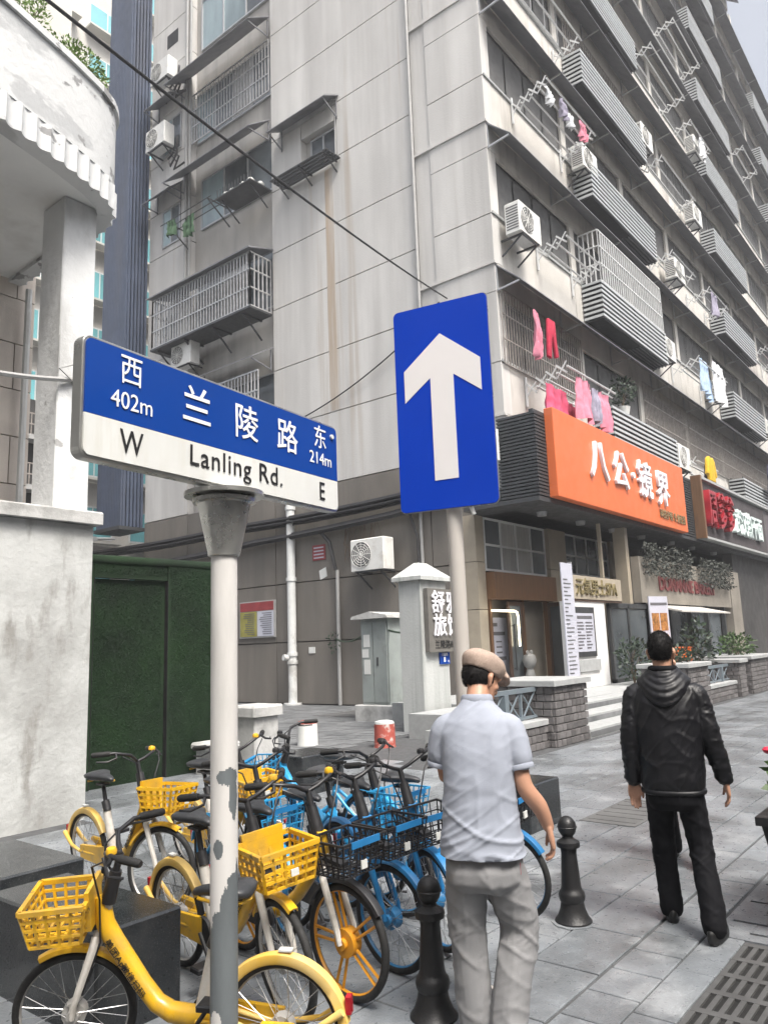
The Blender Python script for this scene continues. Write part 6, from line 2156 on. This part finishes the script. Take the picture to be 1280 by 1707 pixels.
# trousers
q = MB()
rings(q, [(0, -.002, .66, .15, .10), (0, -.01, .70, .182, .132), (0, -.012, .75, .186, .134), (0, -.006, .82, .170, .12), (0, 0, .90, .155, .105)], 30, 2.5)
limb(q, [(.095, -.004, .80), (.115, .035, .64), (.148, .09, .48), (.112, .03, .28), (.078, -.015, .07)], [.098, .102, .097, .09, .086])
limb(q, [(-.09, -.004, .80), (-.094, .02, .64), (-.10, .045, .47), (-.092, .045, .28), (-.078, .045, .06)], [.098, .100, .092, .087, .084])


def tr_fold(co, n_):
    a1 = noise.noise(Vector((co.x * 4, co.y * 4, co.z * 9 + co.x * 5)))
    kn = math.exp(-((co.z - .45) / .14) ** 2) + .5 * math.exp(-((co.z - .15) / .12) ** 2) + .5 * math.exp(-((co.z - .68) / .08) ** 2)
    a3 = noise.noise(Vector((co.x * 6 + 9, co.y * 6, co.z * 22 - co.x * 12)))
    return kn * (.010 * ridge(a1, 4) + .004 * ridge(a3, 5)) + .004 * ridge(noise.noise(Vector((co.x * 8, co.y * 8, co.z * 2.2 + 5))), 5) + .005 * noise.noise(Vector((co.x * 9, co.y * 9, co.z * 4)))


tm = remesh(q, .009, 'trousers', 'grey_trousers', 3, tr_fold, cut=.045)
to = bpy.data.objects.new('trousers', tm)
C.objects.link(to); to.parent = man


def shoe(parent, c_, yaw, pitch=0, m='shoe'):
    q = MB()
    ellipsoid(q, (0, .07, .04), (.046, .12, .042)); ellipsoid(q, (0, -.02, .05), (.042, .085, .055))
    rings(q, [(0, .045, .0, .046, .135), (0, .045, .03, .048, .138)], 24, 2.6)
    me = remesh(q, .007, 'shoe', m, 2)
    o = bpy.data.objects.new('shoe', me)
    C.objects.link(o); o.parent = parent
    o.location = c_
    o.rotation_euler = (R(pitch), 0, R(yaw))


shoe(man, (.078, -.035, .0), -6)
shoe(man, (-.076, .03, 0), 6)
# flat cap and hair, both in the head's own frame
q = MB()
st0 = len(q.v)
ellipsoid(q, (0, -.004, .075), (.098, .128, .062))
rings(q, [(0, -.008, .030, .0865, .108), (0, -.006, .055, .094, .12), (0, -.004, .075, .096, .124)], 26, 2.1)
limb(q, [(-.07, .105, .052), (-.035, .142, .04), (0, .152, .037), (.035, .142, .04), (.07, .105, .052)], [.012, .014, .015, .014, .012], 10)
limb(q, [(-.05, .10, .06), (0, .12, .055), (.05, .10, .06)], [.02, .025, .02], 10)
xform(q, st0, hm)
co = bpy.data.objects.new('flat_cap', remesh(q, .006, 'flat_cap', 'tweed', 3, folds(11, .003)))
C.objects.link(co); co.parent = man
q = MB()
ellipsoid(q, (0, -.016, .012), (.079, .096, .085))
hair_cut = lambda c_: (c_.y < .02 and c_.z > -.055 + max(0, c_.y + .04) * .55)
hm_me = remesh(q, .006, 'hair', 'hair', 1, None, keep=hair_cut)
ho = bpy.data.objects.new('hair', hm_me)
C.objects.link(ho); ho.parent = man; ho.matrix_basis = hm
# phone end in the pocket
MB().cbox(.163, .183, -.05, -.0, .70, .79, .004).build('pocket_phone', 'shoe', man)
MB().box(.184, .188, -.045, -.012, .735, .785).build('phone_case', 'phone_red', man)

def hair_strands(parent, me, mtx, n, ln, seed):
    r_ = random.Random(seed)
    q = MB()
    polys = list(me.polygons)
    for i in range(n):
        p_ = polys[r_.randrange(len(polys))]
        c_ = p_.center
        d_ = (p_.normal + Vector((r_.uniform(-.5, .5), r_.uniform(-.5, .5) - .2, r_.uniform(-.9, .1)))).normalized() * ln * r_.uniform(.5, 1)
        t_ = p_.normal.cross(Vector((r_.uniform(-1, 1), r_.uniform(-1, 1), r_.uniform(-1, 1)))).normalized() * .0012
        c_ = c_ + Vector((r_.uniform(-.002, .002), r_.uniform(-.002, .002), r_.uniform(-.002, .002)))
        q.add([c_ - t_, c_ + t_, c_ + d_], [(0, 1, 2)])
    o = q.build('hair_strands', 'hair', parent)
    o.matrix_basis = mtx
    kind(o, 'stuff')


hair_strands(ho, hm_me, Matrix.Identity(4), 2600, .011, 2)

# ---- the man in the black jacket
HD2 = 17
man2 = tag(empty('person', (4.98, 1.755, 0), R(HD2 - 90)), 'man with short black hair in a black hooded leather jacket walking away', 'person')
RA2 = [(.205, .02, 1.385), (.275, -.01, 1.13), (.345, .04, .87)]
LA2 = [(-.205, .02, 1.385), (-.262, -.02, 1.12), (-.268, .02, .85)]
RL2 = [(.10, .0, .88), (.138, .02, .48), (.18, -.19, .11)]
LL2 = [(-.10, .0, .88), (-.105, .10, .49), (-.10, .17, .10)]
hm2 = Matrix.Translation((.0, .055, 1.642)) @ Matrix.Scale(1.09, 4) @ Matrix.Rotation(R(-4), 4, 'Z') @ Matrix.Rotation(R(-5), 4, 'X')
q = MB()
rings(q, [(0, 0, .80, .15, .1), (0, 0, .95, .15, .1), (0, .0, 1.1, .155, .1), (0, .01, 1.25, .17, .1), (0, .02, 1.40, .17, .085), (0, .03, 1.47, .09, .07)])
limb(q, [(0, .02, 1.42), (0, .03, 1.5), (0, .04, 1.6)], [.066, .063, .064])
head(q, hm2)
for a_ in (RA2, LA2):
    limb(q, a_, [.05, .042, .029])
hand(q, RA2[2], (.10, .06, -1), (-1, .1, 0), (-.1, 1, 0), .5)
hand(q, LA2[2], (.0, .06, -1), (.25, -1, 0), (1, .2, 0), .45)
for a_ in (RL2, LL2):
    limb(q, a_, [.07, .05, .035])
bo = bpy.data.objects.new('body', remesh(q, .005, 'body', 'skin', 2))
C.objects.link(bo); bo.parent = man2
q = MB()
rings(q, [(0, 0, .785, .19, .13), (0, 0, .83, .205, .142), (0, .0, .9, .215, .15), (0, 0, 1.02, .222, .152), (0, .004, 1.16, .230, .15), (0, .008, 1.28, .234, .142), (0, .012, 1.36, .226, .130), (0, .016, 1.42, .198, .118), (0, .02, 1.47, .150, .104), (0, .025, 1.51, .108, .094), (0, .03, 1.545, .088, .085)], 32, 2.3)
for a_ in (RA2, LA2):
    s0 = Vector(a_[0]); sg = 1 if s0.x > 0 else -1
    limb(q, [s0 + Vector((-.05 * sg, 0, .01)), s0 + Vector((.01 * sg, 0, -.02)), s0.lerp(Vector(a_[1]), .55), a_[1], Vector(a_[1]).lerp(Vector(a_[2]), .5), Vector(a_[1]).lerp(Vector(a_[2]), .9)], [.066, .078, .076, .070, .064, .052])


def jk_fold(co, n_):
    arm = abs(co.x) > .23
    a1 = noise.noise(Vector((co.x * 5, co.y * 5, co.z * (17 if arm else 8) + co.x * 3)))
    hem = math.exp(-((co.z - .86) / .05) ** 2)
    a4 = noise.noise(Vector((co.x * 6 + 3, co.y * 5, co.z * (26 if arm else 14) - co.x * 14)))
    return (.007 if arm else .005) * ridge(a1, 4) + (.004 if arm else .004) * ridge(a4, 5) + hem * .008 + .003 * noise.noise(co * 9)


jm = remesh(q, .0088, 'jacket', 'leather', 3, jk_fold, cut=.80)
jo = bpy.data.objects.new('jacket', jm)
C.objects.link(jo); jo.parent = man2
# hood lying on the shoulders
q = MB()
for hw_, zf, zb_, yb_, th in ((.175, 1.475, 1.335, -.132, .021), (.160, 1.485, 1.375, -.128, .026), (.140, 1.50, 1.415, -.112, .028), (.115, 1.525, 1.455, -.090, .026), (.095, 1.545, 1.50, -.066, .022)):
    pts = []
    for k in range(17):
        t = PI * k / 16
        sn = math.sin(t) ** 1.1
        pts.append((-hw_ * math.cos(t), .045 + (yb_ - .045) * sn, zf + (zb_ - zf) * sn ** 1.5))
    limb(q, pts, [th * (.55 + .45 * math.sin(PI * k / 16)) for k in range(17)], 10, 2)
hd_ = bpy.data.objects.new('hood', remesh(q, .008, 'hood', 'leather', 3, folds(14, .003)))
C.objects.link(hd_); hd_.parent = man2
cr = MB().tube([(.083 * math.cos(2 * PI * k / 24), .035 + .08 * math.sin(2 * PI * k / 24), 1.545) for k in range(24)], .022, 8, True)
cr.build('knit_collar', 'black_cloth', man2, 60)
MB().tube([(.205 * math.copysign(abs(math.cos(2 * PI * k / 32)) ** .83, math.cos(2 * PI * k / 32)), .142 * math.copysign(abs(math.sin(2 * PI * k / 32)) ** .83, math.sin(2 * PI * k / 32)), .808) for k in range(32)], .016, 8, True).build('hem_band', 'leather', man2, 60)
q = MB()
rings(q, [(0, 0, .70, .16, .11), (0, -.008, .74, .18, .132), (0, -.01, .82, .188, .138), (0, 0, .92, .182, .13), (0, 0, 1.0, .175, .12)], 30, 2.5)
limb(q, [(.098, 0, .82), (.118, .012, .64), (.140, .01, .48), (.163, -.09, .28), (.18, -.175, .09)], [.100, .088, .079, .077, .079])
limb(q, [(-.098, 0, .82), (-.105, .05, .64), (-.108, .095, .48), (-.104, .14, .28), (-.10, .16, .08)], [.100, .088, .079, .077, .079])
tm = remesh(q, .009, 'trousers', 'black_cloth', 3, tr_fold, cut=.035)
to = bpy.data.objects.new('trousers', tm)
C.objects.link(to); to.parent = man2
shoe(man2, (.18, -.165, .004), -20, 0)
shoe(man2, (-.10, .17, .0), 8)
q = MB()
ellipsoid(q, (0, -.014, .034), (.081, .102, .096))
hh = remesh(q, .005, 'hair', 'hair', 1, folds(40, .0015), keep=lambda c_: c_.z > -.055 + max(0, c_.y + .05) * .75 and not (abs(c_.x) > .066 and c_.y > -.03 and c_.z < .035))
ho = bpy.data.objects.new('hair', hh)
C.objects.link(ho); ho.parent = man2; ho.matrix_basis = hm2
hair_strands(ho, hh, Matrix.Identity(4), 5000, .012, 3)

# a third walker, almost hidden behind the man in the jacket
man2.scale = (.88, .95, 1)
man3 = copy_tree(man2)
man3.location = (6.40, 2.24, 0)
man3.rotation_euler = (0, 0, R(10 - 90))
man3.scale = (.9, .95, .93)
tag(man3, 'dark-clothed walker almost hidden behind the man in the black jacket', 'person')
man.scale = (.92, .95, .988)

# ---------------------------------------------------------------- light street haze
hm_ = bpy.data.materials.new('haze')
hm_.use_nodes = True
hn_ = hm_.node_tree.nodes
hn_.remove(hn_['Principled BSDF'])
pv = hn_.new('ShaderNodeVolumePrincipled')
pv.inputs['Color'].default_value = (0.93, 0.95, 1.0, 1)
pv.inputs['Density'].default_value = 0.0016
pv.inputs['Anisotropy'].default_value = 0.2
hm_.node_tree.links.new(pv.outputs[0], hn_['Material Output'].inputs['Volume'])
kind(MB().box(-20, 125, -30, 70, -1.6, 98).build('haze', hm_), 'stuff')
